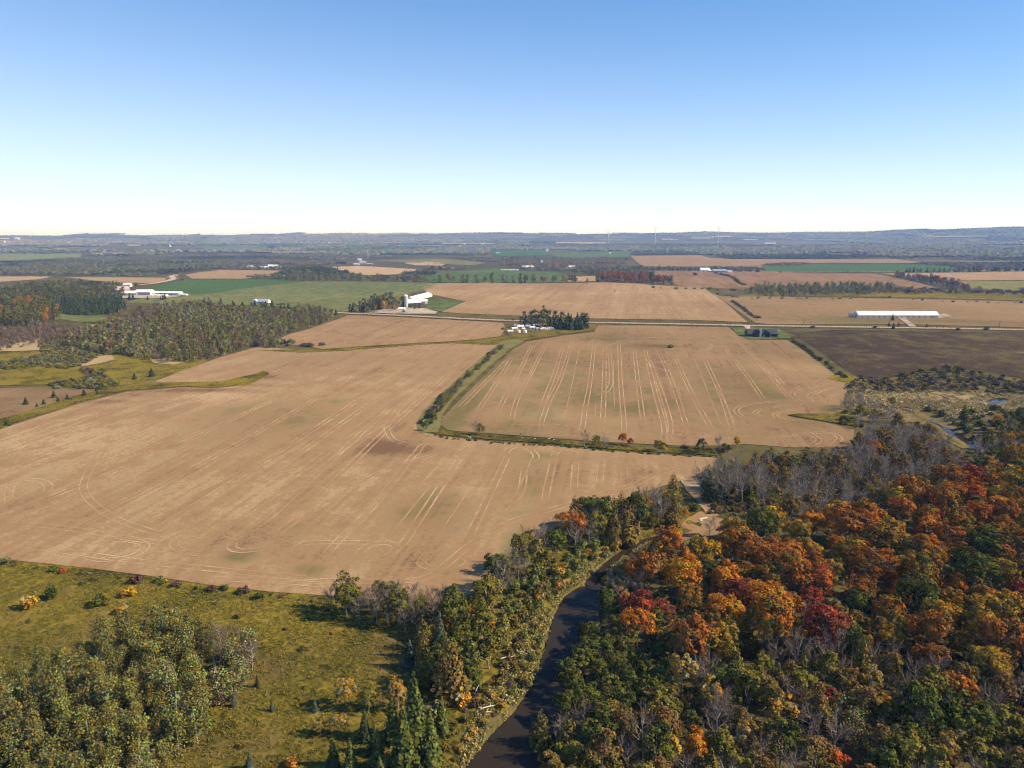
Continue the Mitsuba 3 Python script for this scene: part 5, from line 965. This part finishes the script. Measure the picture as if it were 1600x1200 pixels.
# black house
M = place(1189, 525.5, -3)
b = [('window', 'front', x, 1.0, 1.8, 1.6) for x in (-11, -8, 6.5, 11)] + [('window', 'left', 0, 1.0, 2.0, 1.5), ('window', 'right', 1, 1.0, 2.0, 1.5)]
wing = lambda x, w, d, e, r: (('wing', xform(prism(d, wall_profile(w, e, r)), trimesh.transformations.translation_matrix([x, -6.5 - d / 2 + 6, 0]) @ trimesh.transformations.rotation_matrix(math.pi / 2, [0, 0, 1])), 'black_wall'),
                              ('wing_roof', xform(prism(d + .8, roof_profile(w, e, r)), trimesh.transformations.translation_matrix([x, -6.5 - d / 2 + 6, .02]) @ trimesh.transformations.rotation_matrix(math.pi / 2, [0, 0, 1])), 'slate_roof'))
ex = list(wing(-6.2, 9, 8, 3.6, 7.6)) + list(wing(3.4, 7.5, 8.6, 3.4, 7.0)) + [('chimney', box([-3.2, -8.9, 4.6], [1.9, 1.3, 9.6]), 'stone'), ('window', box([3.4, -8.86, 2.2], [4.2, .14, 2.4]), 'window_glass'), ('window', box([-7.2, -8.56, 2.0], [3.0, .14, 1.9]), 'window_glass'), ('gable_trim', box([3.4, -8.9, 4.7], [3.2, .12, .5]), 'pale_wall'), ('porch_post', box([6.9, -9.3, 1.5], [.35, .35, 3.0]), 'pale_wall'), ('porch_post', box([.2, -9.3, 1.5], [.35, .35, 3.0]), 'pale_wall')]
gable('house', 'black house with slate roof and pale stone chimney on a green lawn', 'house', M, 30, 13, 3.5, 7.4, 'black_wall', 'slate_roof', b, extra=ex)
parts('patio', 'white patio slab behind the black house', 'patio', M, [('slab', box([5.0, -12.2, .28], [11, 4.6, .36]), 'white_metal'), ('step', box([11.0, -11.5, .22], [2.4, 2.2, .3]), 'white_metal')])
# long white barn
M = place(1404.5, 497.2, -1.2, 8.0)
fans = [('window', 'front', x, 1.0, 1.5, 1.2) for x in np.arange(-46, 47, 7.2)] + [('door', 'left', 0, 0, 4, 3.2), ('blue_grey_roof', 'front', 45, .6, 9, 1.9), ('door', 'right', 2, 0, 4, 3.2), ('door', 'front', -3, 0, 2.2, 2.4)]
gable('long_barn', 'very long low white barn across the road from the dark wet field', 'barn', M, 101, 15.5, 3.8, 8.2, 'pale_wall', 'white_metal', fans, extra=[('ridge_vent', box([x, 0, 8.75], [2.6, .9, .7]), 'steel') for x in range(-45, 46, 10)] + [('footing', box([0, -7.85, .3], [100.6, .12, .9]), 'concrete')])
for i, dx in enumerate((-55.5, -59.5)):
    Mb = M @ trimesh.transformations.translation_matrix([dx, 1 - 3 * i, 0])
    legs = [('leg', cyl([math.cos(a) * 1.2, math.sin(a) * 1.2, -.4], .09, 2.6, n=6), 'steel') for a in (.8, 2.4, 3.9, 5.5)]
    parts('feed_bin', ('steel feed bin against the left end of the long white barn', 'steel feed bin farther left of the long white barn')[i], 'feed bin', Mb, [('hopper', cyl([0, 0, 1.4], .4, 1.6, 1.6), 'steel'), ('tank', cyl([0, 0, 3.0], 1.6, 3.4), 'steel'), ('lid', cyl([0, 0, 6.4], 1.65, 1.0, .3), 'steel')] + legs, None)
# silo farm
M = place(634.5, 480.5)
parts('silo', 'tall pale concrete silo beside the dark barn', 'silo', M, [('tower', cyl([0, 0, -.5], 3.4, 17.5, n=28), 'concrete'), ('cap', trimesh.util.concatenate([cyl([0, 0, 17.0], 3.55, 1.3, 2.4, 28), cyl([0, 0, 18.3], 2.4, .7, .2, 28)]), 'white_metal'), ('chute', box([-2.9, -2.3, 8.3], [1.0, 1.0, 16]), 'dark_wood'), ('hoop', cyl([0, 0, 6], 3.46, .25, n=28), 'steel'), ('hoop', cyl([0, 0, 12], 3.46, .25, n=28), 'steel')])
gable('barn', 'dark timber barn with a white roof at the foot of the silo', 'barn', place(643, 479.5, 32), 24, 15, 6.5, 11.5, 'dark_wood', 'white_metal', [('door', 'left', 0, 0, 3.6, 3.8), ('window', 'left', 4, 2, 1.2, 1.2), ('window', 'left', -4, 2, 1.2, 1.2), ('window', 'front', -5, 2, 1.2, 1.2), ('window', 'front', 3, 2, 1.2, 1.2)])
gable('livestock_shed', 'long white roofed shed running back from the silo barn', 'shed', place(655.0, 467, 80), 105, 15, 3.8, 7.2, 'pale_wall', 'white_metal', [('window', 'front', x, 1.2, 2, 1.2) for x in range(-50, 51, 10)] + [('door', 'left', 0, 0, 4, 3.2)])
gable('shed', 'white shed with an open front in the silo farm', 'shed', place(659, 475, 10), 17, 11, 4.5, 7, 'white_metal', 'white_metal', [('door', 'front', 0, 0, 9, 3.4), ('window', 'right', 0, 1.5, 1.4, 1.2)])
gable('farmhouse', 'small white house among the bushes of the silo farm', 'house', place(628, 485.5, 5), 9, 6, 2.8, 4.8, 'white_metal', 'white_metal', [('window', 'front', -2, 1, 1.2, 1.1), ('door', 'front', 1.5, 0, 1.1, 2.1)])
# dairy farm
gable('dairy_barn', 'tall blue grey barn with pinkish roof at the left of the dairy farm', 'barn', place(192, 459.5, 24), 22, 15, 8, 14, 'grey_wall', 'pink_roof', [('door', 'left', 0, 0, 4, 4.5), ('window', 'left', 4.5, 2.5, 1.4, 1.4), ('window', 'left', -4.5, 2.5, 1.4, 1.4), ('window', 'left', 0, 9, 1.8, 1.8)], gambrel=True)
gable('dairy_shed', 'white roofed lean shed in front of the blue grey barn', 'shed', place(204, 461.5, 8), 24, 16, 4.5, 8, 'grey_wall', 'white_metal', [('door', 'front', -6, 0, 4, 3.5), ('window', 'front', 3, 1.5, 2, 1.2)])
gable('dairy_hall', 'large white hall in the middle of the dairy farm', 'barn', place(227, 461, -4), 29, 18, 6, 10, 'pale_wall', 'white_metal', [('pink_roof', 'front', -3, 0.4, 20, 2.6), ('door', 'right', 0, 0, 4, 4), ('window', 'front', 11, 2, 2, 1.5)])
gable('dairy_shed', 'long low white shed with a red wall at the right of the dairy farm', 'shed', place(262, 460.5, -2), 52, 12, 3.5, 6, 'pale_wall', 'white_metal', [('red_wall', 'front', -7, .2, 13, 2.8), ('window', 'front', 10, 1.2, 3, 1.2)])
gable('dairy_shed', 'flat white shed nearest the conifers of the dairy farm', 'shed', place(250, 463.6, -2), 26, 8, 2.6, 4, 'white_metal', 'white_metal', [('door', 'front', -6, 0, 3, 2.3), ('window', 'front', 4, .9, 3, 1.1)])
gable('dairy_shed', 'low white shed at the far right tip of the dairy farm', 'shed', place(286, 462, -6), 16, 6, 2.2, 3.4, 'white_metal', 'white_metal', [('door', 'front', 0, 0, 3, 2)])
gable('dairy_shed', 'small white shed at the left tip of the dairy farm', 'shed', place(179, 461.5, 6), 13, 8, 3, 5, 'white_metal', 'white_metal', [('door', 'front', 0, 0, 3, 2.6), ('window', 'front', 4, 1, 1.2, 1.0)])
gable('cottage', 'white cottage beside the round tree behind the dairy farm', 'house', place(199.5, 448, 4), 15, 10, 4, 7.5, 'white_metal', 'pale_wall', [('window', 'front', -4, 1.4, 1.6, 1.4), ('window', 'front', 4, 1.4, 1.6, 1.4), ('door', 'front', 0, 0, 1.4, 2.2)])
# grey blue house
M = place(409, 473.6, -2)
gable('bungalow', 'grey blue roofed bungalow between wood and hayfield', 'house', M, 24, 12, 3.2, 6.4, 'white_metal', 'blue_grey_roof', [('window', 'front', x, .9, 2.2, 1.5) for x in (-9, -5, 3, 8)] + [('door', 'front', -1, 0, 1.4, 2.2)], extra=[('porch_roof', box([-1, -7.2, 3.0], [8, 2.6, .2]), 'blue_grey_roof'), ('gable_front', xform(prism(7, wall_profile(8, 3.2, 6.0)), trimesh.transformations.translation_matrix([-8, -4, 0]) @ trimesh.transformations.rotation_matrix(math.pi / 2, [0, 0, 1])), 'white_metal'), ('gable_roof', xform(prism(8, roof_profile(8, 3.2, 6.0)), trimesh.transformations.translation_matrix([-8, -4, .03]) @ trimesh.transformations.rotation_matrix(math.pi / 2, [0, 0, 1])), 'white_metal')])
# central farmstead: sheds, tanks, trailers, a truck
gable('yard_shed', 'white roofed shed at the left of the central farmstead yard', 'shed', place(813, 513.5, 12), 7, 5, 2.6, 4, 'tan_wall', 'white_metal', [('door', 'front', 0, 0, 2.2, 2.1), ('window', 'front', 2.4, 1, .8, .8)])
gable('yard_shed', 'small pale shed under the trees of the central farmstead', 'shed', place(825, 512.5, -8), 5, 4, 2.4, 3.6, 'tan_wall', 'white_metal', [('door', 'front', 0, 0, 1.6, 2)])
gable('yard_shed', 'low pale shed at the left edge of the central farmstead yard', 'shed', place(797.5, 520, 5), 5, 3.4, 2, 2.9, 'pale_wall', 'white_metal', [('door', 'front', 0, 0, 1.4, 1.8)])
gable('yard_shed', 'brown shed hidden behind the brown tree of the farmstead', 'shed', place(838, 512, 5), 6, 4, 2.6, 4, 'dark_wood', 'white_metal', [('door', 'front', 0, 0, 1.6, 2)])
for px, py, yw, lb in ((804, 516, 10, 'small white shed at the foot of the leftmost grove trees'), (832, 514.5, -5, 'white shed half hidden in the middle of the farmstead'), (842, 516.5, 8, 'small white shed left of the trailers'), (808, 511.5, 0, 'white shed behind the round tanks')):
    gable('yard_shed', lb, 'shed', place(px, py, yw), 5.5, 4, 2.3, 3.4, 'white_metal', 'white_metal', [('door', 'front', 0, 0, 1.6, 1.9), ('window', 'front', 1.8, 1, .8, .7)])
for i, (px, r) in enumerate(((810.5, 1.9), (820.5, 2.1))):
    parts('water_tank', ('round white tank left of the ditch bridge', 'round white tank right of its twin in the farmstead yard')[i], 'tank', place(px, 521), [('shell', cyl([0, 0, -.2], r, 3.2, n=24), 'white_metal'), ('dome', trimesh.util.concatenate([cyl([0, 0, 3.0], r, .7, r * .6, 24), cyl([0, 0, 3.7], r * .6, .25, .1, 24)]), 'white_metal'), ('hatch', cyl([0, 0, 3.9], .35, .25, n=10), 'steel')])
def vehicle(name, label, cat, M, L, W, H, cab, colour):
    wheels = [('wheel', xform(cyl([0, 0, -.15], .48, .3, n=14), trimesh.transformations.translation_matrix([x, y, .46]) @ trimesh.transformations.rotation_matrix(math.pi / 2, [1, 0, 0])), 'black_wall') for x in (-L * .3, L * .32) for y in (-W / 2, W / 2)]
    bodyp = [(-L / 2, .55), (L / 2, .55), (L / 2, H * (.55 if cab else .98)), (L / 2 - .35, H * (.62 if cab else 1)), (L / 2 - L * .2, H), (-L / 2 + .15, H), (-L / 2, H - .15)]
    m = trimesh.creation.extrude_polygon(Polygon(bodyp), W, engine='earcut'); m.apply_transform(np.array([[1, 0, 0, 0], [0, 0, -1, W / 2], [0, 1, 0, 0], [0, 0, 0, 1.0]]))
    win = [('window', box([L * .28, s * (W / 2 + .015), H * .72], [L * .16, .05, H * .2]), 'window_glass') for s in (-1, 1)]
    parts(name, label, cat, M, [('body', m, colour)] + wheels + win)
vehicle('box_trailer', 'white trailer parked left of the conifers in the farmstead', 'trailer', place(847.5, 515.5, 20), 5.6, 2.3, 2.9, False, 'white_metal')
vehicle('box_trailer', 'white trailer in the middle of three by the conifers', 'trailer', place(855, 515.8, 10), 5.4, 2.3, 2.7, False, 'white_metal')
vehicle('delivery_truck', 'white truck standing right of the white trailers', 'truck', place(861.5, 515.2, -15), 6.4, 2.3, 3.1, True, 'white_metal')
vehicle('van', 'white van among the sheds at the left of the farmstead', 'van', place(818, 515, 40), 5.0, 2.0, 2.2, True, 'white_metal')
vehicle('pickup', 'pale car parked near the ditch in the farmstead yard', 'car', place(830, 517.5, -10), 4.6, 1.9, 1.7, True, 'steel')
parts('implement', 'dark trailer bed on the corner left of the farmstead', 'farm implement', place(787.5, 515.5, 25), [('deck', box([0, 0, 1.1], [6.2, 2.3, .3]), 'rust'), ('wheel', xform(cyl([0, 0, -.2], .6, .4, n=14), trimesh.transformations.translation_matrix([-1.4, -1.15, .55]) @ trimesh.transformations.rotation_matrix(math.pi / 2, [1, 0, 0])), 'black_wall'), ('wheel', xform(cyl([0, 0, -.2], .6, .4, n=14), trimesh.transformations.translation_matrix([-1.4, 1.15, .55]) @ trimesh.transformations.rotation_matrix(math.pi / 2, [1, 0, 0])), 'black_wall'), ('headboard', box([-2.9, 0, 1.9], [.2, 2.3, 1.4]), 'dark_wood')])
# farms farther off
FAR_B = [('far_barn', 'white barn of the far left farm with its twin behind', 427, 419.5, 0, 30, 18, 7, 12, 'pale_wall', 'white_metal'), ('far_barn', 'low white barn left of the far left farm', 414, 420.5, 3, 26, 14, 5, 9, 'grey_wall', 'white_metal'), ('far_barn', 'pale shed behind the far left farm', 418, 416.5, 0, 34, 14, 5, 8, 'tan_wall', 'pale_wall'), ('far_house', 'small white house left of the dark tree at the far left farm', 391, 419.5, 0, 18, 12, 5, 9, 'pale_wall', 'white_metal'),
         ('far_house', 'grey house of the farm in front of the tall mast', 567, 413, 10, 26, 16, 7, 13, 'grey_wall', 'blue_grey_roof'), ('far_barn', 'dark barn left of the grey house near the mast', 534, 412.5, 0, 40, 16, 7, 11, 'dark_wood', 'slate_roof'), ('far_barn', 'white shed just left of the grey house near the mast', 557, 414.2, 0, 20, 10, 4, 6, 'white_metal', 'white_metal'), ('far_barn', 'pale low shed right of the grey house near the mast', 578, 414, 0, 22, 12, 4, 7, 'grey_wall', 'blue_grey_roof'), ('far_house', 'white house behind the grey house near the mast', 562, 407, 0, 18, 12, 5, 8, 'white_metal', 'white_metal'),
         ('far_barn', 'wide white barn in the bright green pasture', 825, 421, -14, 36, 24, 6, 12, 'grey_wall', 'white_metal'), ('far_shed', 'small white shed right of the pasture barn', 834, 422, 0, 16, 9, 4, 6, 'pale_wall', 'white_metal'), ('far_house', 'white house right of the pasture barn among dark trees', 893, 420.5, 20, 24, 15, 6, 11, 'white_metal', 'white_metal'), ('far_shed', 'low white shed beside that white house', 887, 421.5, 0, 22, 10, 4, 6, 'grey_wall', 'white_metal'),
         ('far_barn', 'rounded white barn beside the ploughed field', 1101, 424.8, 0, 28, 20, 6, 12, 'white_metal', 'white_metal'), ('far_shed', 'pale shed between the two ploughed field barns', 1110, 425.2, 0, 14, 9, 4, 6, 'tan_wall', 'white_metal'), ('far_barn', 'blue grey roofed barn beside the ploughed field', 1124, 425.6, 0, 40, 20, 5, 9, 'grey_wall', 'blue_grey_roof'), ('far_shed', 'tiny white shed right of the blue grey barn', 1140, 426, 0, 12, 8, 4, 6, 'white_metal', 'white_metal'),
         ('far_barn', 'white barn by the curve of the far road', 287, 418, 0, 16, 10, 4, 7, 'white_metal', 'white_metal'), ('far_barn', 'long white greenhouse roof in the pasture', 797, 422.5, -3, 55, 9, 1.2, 2.4, 'pale_wall', 'white_metal')]
for nm, lb, px, py, yw, L, W, e, r, wl, rf in FAR_B:
    gable(nm, lb, 'barn' if 'barn' in nm else 'house' if 'house' in nm else 'shed', place(px, py, yw), L, W, e, r, wl, rf, [('door', 'front', -L * .2, 0, W * .25, e * .7), ('window', 'front', L * .2, e * .35, L * .12, e * .3)])
TINY = [(8,381.5,'tall white grain tower at the left edge',10,16,34),(14,383,'white mill hall beside the grain tower',34,16,12),(27,374.5,'white plant on the left skyline',60,20,26),(34,383.3,'white shed in the town at the left',36,16,8),(108,382.5,'small white tower among the left woods',12,12,22),(266,385.5,'white house in the left woods',14,12,16),(431,372,'white house on the hill',34,16,14),(463,378.5,'white shed in the leftmost pair below the hills',30,14,9),(471,378.5,'white shed in the pair below the hills, second from left',24,14,9),(514,379.8,'white gable below the hills',20,14,12),(525,381.2,'long white shed below the hills',44,16,9),(553,367.5,'white villa high on the hill',40,18,14),(588,376,'white house on the slope below the hills',30,16,14),(605,378,'white barn below the hills',26,14,11),(682,378.5,'long pale hall below the hills',80,20,10),(736,376.5,'white house under the middle hills',22,14,12),(754,381.5,'yellowish white barn under the middle hills',50,18,12),(726,382,'white shed left of the yellowish barn',28,14,8),(803,377.5,'white house on the right of the middle hills',46,14,10),(754,392.5,'white barn left of the teal crop',26,14,10),(726,392.5,'small white house farther left of the teal crop',18,12,9),(778,396.5,'small white shed at the corner of the teal crop',26,12,7),(855,393.5,'white tower shed at the right end of the teal crop',14,14,16),(847,413,'white silo beside the pasture trees',6,6,16),(953,397,'white house by the far green paddock',12,10,10),(1037,396.8,'pink roofed shed behind the wide tan field',20,10,6),(1114,371,'white barn below the right turbine',22,14,10),(1184,396.5,'white house among the dark conifers at the right',22,12,10),(1138,396,'white cabin among the dark conifers',16,10,9),(1195,396,'pale barn at the conifer clearing',40,14,9),(1490,376.2,'white barn in the dark far wood at the right',30,14,10),(1500,376.2,'small white barn right of its neighbour in the far wood',18,14,9),(1596,377,'pale hall at the right edge',40,14,9),(1180,372,'white house on the plain right of the turbines',34,14,11),(1252,369,'row of pale houses far right',60,14,9)]
for px, py, lb, L, W, h in TINY:
    gable('distant_building', lb, 'building', place(px, py), L * .8, W, h * .62, h, 'white_metal', 'white_metal', [('window', 'front', 0, h * .25, L * .25, h * .2)])
# turbines, mast, poles
for i, (px, pb, pt, lb) in enumerate(((951, 377, 361.5, 'wind turbine, leftmost of the three on the skyline'), (1024, 375, 357.5, 'wind turbine in the middle of the three'), (1122.5, 372, 356.5, 'wind turbine, rightmost of the three'))):
    r_ = 7600.0; u, cv, _ = ray(px, pb); x, y = u / math.hypot(u, cv) * r_, cv / math.hypot(u, cv) * r_
    z = float(land(np.array([x]), np.array([y]))[0]); M = trimesh.transformations.translation_matrix([x, y, z])
    H = EYE - z + r_ * math.tan(math.atan((600 - pt) / F) - PITCH)
    bl = [('blade', xform(trimesh.util.concatenate([cyl([0, 0, 1.5], 1.2, 10, 1.7, 8), cyl([0, 0, 11.5], 1.7, 26, .4, 8)]), trimesh.transformations.translation_matrix([0, -6, H]) @ trimesh.transformations.rotation_matrix(math.radians(40 + 25 * i + 120 * k), [0, 1, 0])), 'white_metal') for k in range(3)]
    parts('wind_turbine', lb, 'wind turbine', M, [('tower', cyl([0, 0, -4], 3.0, H + 4, 1.9, 16), 'white_metal'), ('nacelle', box([0, -1, H + 1], [4, 11, 4]), 'white_metal'), ('hub', xform(cyl([0, 0, 0], 2.0, 2.5, 1.2, 12), trimesh.transformations.translation_matrix([0, -5, H]) @ trimesh.transformations.rotation_matrix(math.pi / 2, [1, 0, 0])), 'white_metal')] + bl)
M = place(575, 405); legs = []
for sx in (-1, 1):
    for sy in (-1, 1): legs.append(([[sx * 4, sy * 4, -1], [sx * .8, sy * .8, 46]], [.3, .2]))
br = [([[-4 + 3.2 * t, -4 + 3.2 * t, 46 * t], [4 - 3.2 * (t + .12), -4 + 3.2 * (t + .12), 46 * (t + .12)]], [.16, .16]) for t in np.arange(0, .85, .12)] + [([[4 - 3.2 * t, -4 + 3.2 * t, 46 * t], [-4 + 3.2 * (t + .12), -4 + 3.2 * (t + .12), 46 * (t + .12)]], [.16, .16]) for t in np.arange(0, .85, .12)]
parts('lattice_mast', 'tall grey lattice mast behind the far farm', 'mast', M, [('leg', trimesh.Trimesh(*tubes([l], 5), process=False), 'steel') for l in legs] + [('bracing', trimesh.Trimesh(*tubes(br, 4), process=False), 'steel'), ('crossarm', box([0, 0, 44], [9, .5, .5]), 'steel'), ('crossarm', box([0, 0, 38], [11, .5, .5]), 'steel')])
for px, py, lb in ((1255.5, 509.5, 'dark utility pole on the roadside right of the black house'), (1561, 514, 'dark utility pole on the roadside at the far right'), (631, 489, 'tall pole at the silo farm drive'), (187, 433.8, 'pale pole standing in the straw field behind the dairy farm'), (1065, 420, 'pale pole by the conifer row')):
    pc = 'white_metal' if 'pale' in lb else 'weathered_pole'; hh = 13 if 'pale' in lb else 9.5
    parts('utility_pole', lb, 'utility pole', place(px, py), [('pole', cyl([0, 0, -.5], .24, hh, .16, 8), pc), ('crossarm', box([0, 0, hh - 1.4], [2.4, .16, .16]), pc), ('insulator', cyl([-.9, 0, hh - 1.3], .09, .3, n=6), pc), ('insulator', cyl([.9, 0, hh - 1.3], .09, .3, n=6), pc)])
# by the river
parts('concrete_slab', 'pale broken concrete slab beside the dirt track', 'slab', place(1099, 811, 28), [('slab', box([0, 0, .15], [3.8, .8, .5]), 'concrete'), ('rubble', box([-1.9, -.9, .1], [1.1, .7, .5]), 'concrete')])
Ms = place(1241, 776); sn = [([[0, 0, -.3], [.1, .05, 2.2], [-.1, .1, 4.2]], [.28, .22, .14]), ([[.1, .05, 2.6], [.7, .1, 3.6], [.9, .1, 4.3]], [.12, .09, .05]), ([[0, .1, 3.0], [-.6, -.1, 4.0]], [.1, .05])]
parts('dead_snag', 'white broken snag standing in the scrub', 'dead tree', Ms, [('trunk', trimesh.Trimesh(*tubes(sn, 7), process=False), 'pale_wall')])
for i, (px, py, yw, L) in enumerate(((741, 1088, 50, 3.2), (760, 1108, 20, 4.0), (757, 1116, 12, 3.0), (790, 1030, 15, 4))):
    parts('fallen_log', ('pale leaning dead stem on the left bank', 'bleached log lying on the red stems', 'second bleached log just below the first', 'bleached log higher up the left bank')[i], 'log', place(px, py, yw), [('trunk', trimesh.Trimesh(*tubes([([[-L / 2, 0, .3], [0, .1, .45], [L / 2, 0, .5 + (i == 0) * 1.6]], [.17, .14, .08])], 7), process=False), 'pale_wall'), ('stub', trimesh.Trimesh(*tubes([([[L * .2, 0, .5], [L * .3, .5, .9]], [.07, .04])], 5), process=False), 'pale_wall')])
for px, py in ((836,687),(865,688),(858,686.5),(731,683),(735,684)):
    parts('field_stone', 'pale heap stone on the edge of the ditch', 'stone', place(px, py), [('stone', xform(trimesh.creation.icosphere(subdivisions=2), np.diag([.9, .7, .5, 1])), 'white_metal')], 'pale stones along the ditch')

# ---------------------------------------------------------------- the air
if HAZE:
    scene['air'] = {'type': 'homogeneous', 'albedo': {'type': 'rgb', 'value': [0.93, 0.97, 1.0]}, 'sigma_t': {'type': 'rgb', 'value': [HAZE * .62, HAZE, HAZE * 2.0]}, 'phase': {'type': 'hg', 'g': 0.0}}
    scene['haze'] = {'type': 'cube', 'to_world': T().translate([0, 0, 125]).scale([21000, 21000, 133]), 'bsdf': {'type': 'null'}, 'interior': {'type': 'ref', 'id': 'air'}}
    scene['camera']['medium'] = {'type': 'ref', 'id': 'air'}
    labels['haze'] = {'label': 'thin bluish haze that fades the far hills', 'category': 'haze', 'kind': 'stuff'}


USED = {d['group']['id'] for d in scene.values() if d.get('type') == 'instance'}
for k in [k for k, d in scene.items() if d.get('type') == 'shapegroup' and k not in USED]: del scene[k]      # shapes that nothing stands for
# ---------------------------------------------------------------- say of each plant which one it is
def tell_apart():
    zones = {}
    for m in MEMBERS: zones.setdefault(m[3], []).append(m)
    ways, seen = {}, {}
    for where, ms in zones.items():
        short = re.split(r' (?:left|right|beside|behind|before|along|above|between|that|rising|below) ', where)[0]
        short = short if len(short.split()) >= 4 else where
        P = np.array([[m[4], m[5]] for m in ms]); zc = P[:, 1] * CP + EYE * SP
        q = np.stack([800 + F * P[:, 0] / zc, 600 - F * (P[:, 1] * SP - EYE * CP) / zc], -1)
        rx, ry = q[:, 0].argsort().argsort() / max(1, len(ms) - 1), q[:, 1].argsort().argsort() / max(1, len(ms) - 1)
        for i, (k, col, nm, _, x, y, sc) in enumerate(ms):
            d = q - q[i]; r_ = np.hypot(d[:, 0], d[:, 1] * 1.6); r_[i] = 1e9
            def by(mask):
                c = np.where(mask, r_, 1e9); j = int(np.argmin(c)); return ms[j][1].split()[-1] + ' ' + ms[j][2].split('_')[0] if c[j] < 1e8 else None
            L, R = by((d[:, 0] < -2) & (abs(d[:, 1]) < abs(d[:, 0]) * 1.2)), by((d[:, 0] > 2) & (abs(d[:, 1]) < abs(d[:, 0]) * 1.2))
            size = 'small' if sc < .33 else 'middling' if sc < .67 else 'large'
            v = ('upper', 'middle', 'lower')[min(2, int(ry[i] * 3))]; h = ('left', 'centre', 'right')[min(2, int(rx[i] * 3))]
            kind = nm.replace('_', ' ')
            if len(where.split()) > 9: where = ' '.join(where.split()[:9])
            if len(ms) > 2 and rx[i] == 0: h = 'leftmost'
            if len(ms) > 2 and rx[i] == 1: h = 'rightmost'
            base = f'{size} {col} {kind} {where}, {v} {h}'; tight = f'{size} {col} {kind} {short}, {v} {h}'
            ways[k] = [t for t in [base, tight] + [tight + e for e in ((f', right of {L}' if L else ''), (f', left of {R}' if R else ''), (f', between {L} and {R}' if L and R else ''))] if len(t.split()) <= 16]
            for t in set(ways[k]): seen[t] = seen.get(t, 0) + 1
    for k, w in ways.items():
        if w: labels[k]['label'] = next((t for t in w if seen[t] == 1), min(w, key=lambda t: seen[t]))
tell_apart()
for d in labels.values():
    if 'group' in d: d['group'] = d['group'].replace('bushs', 'bushes').replace('birchs', 'birches')
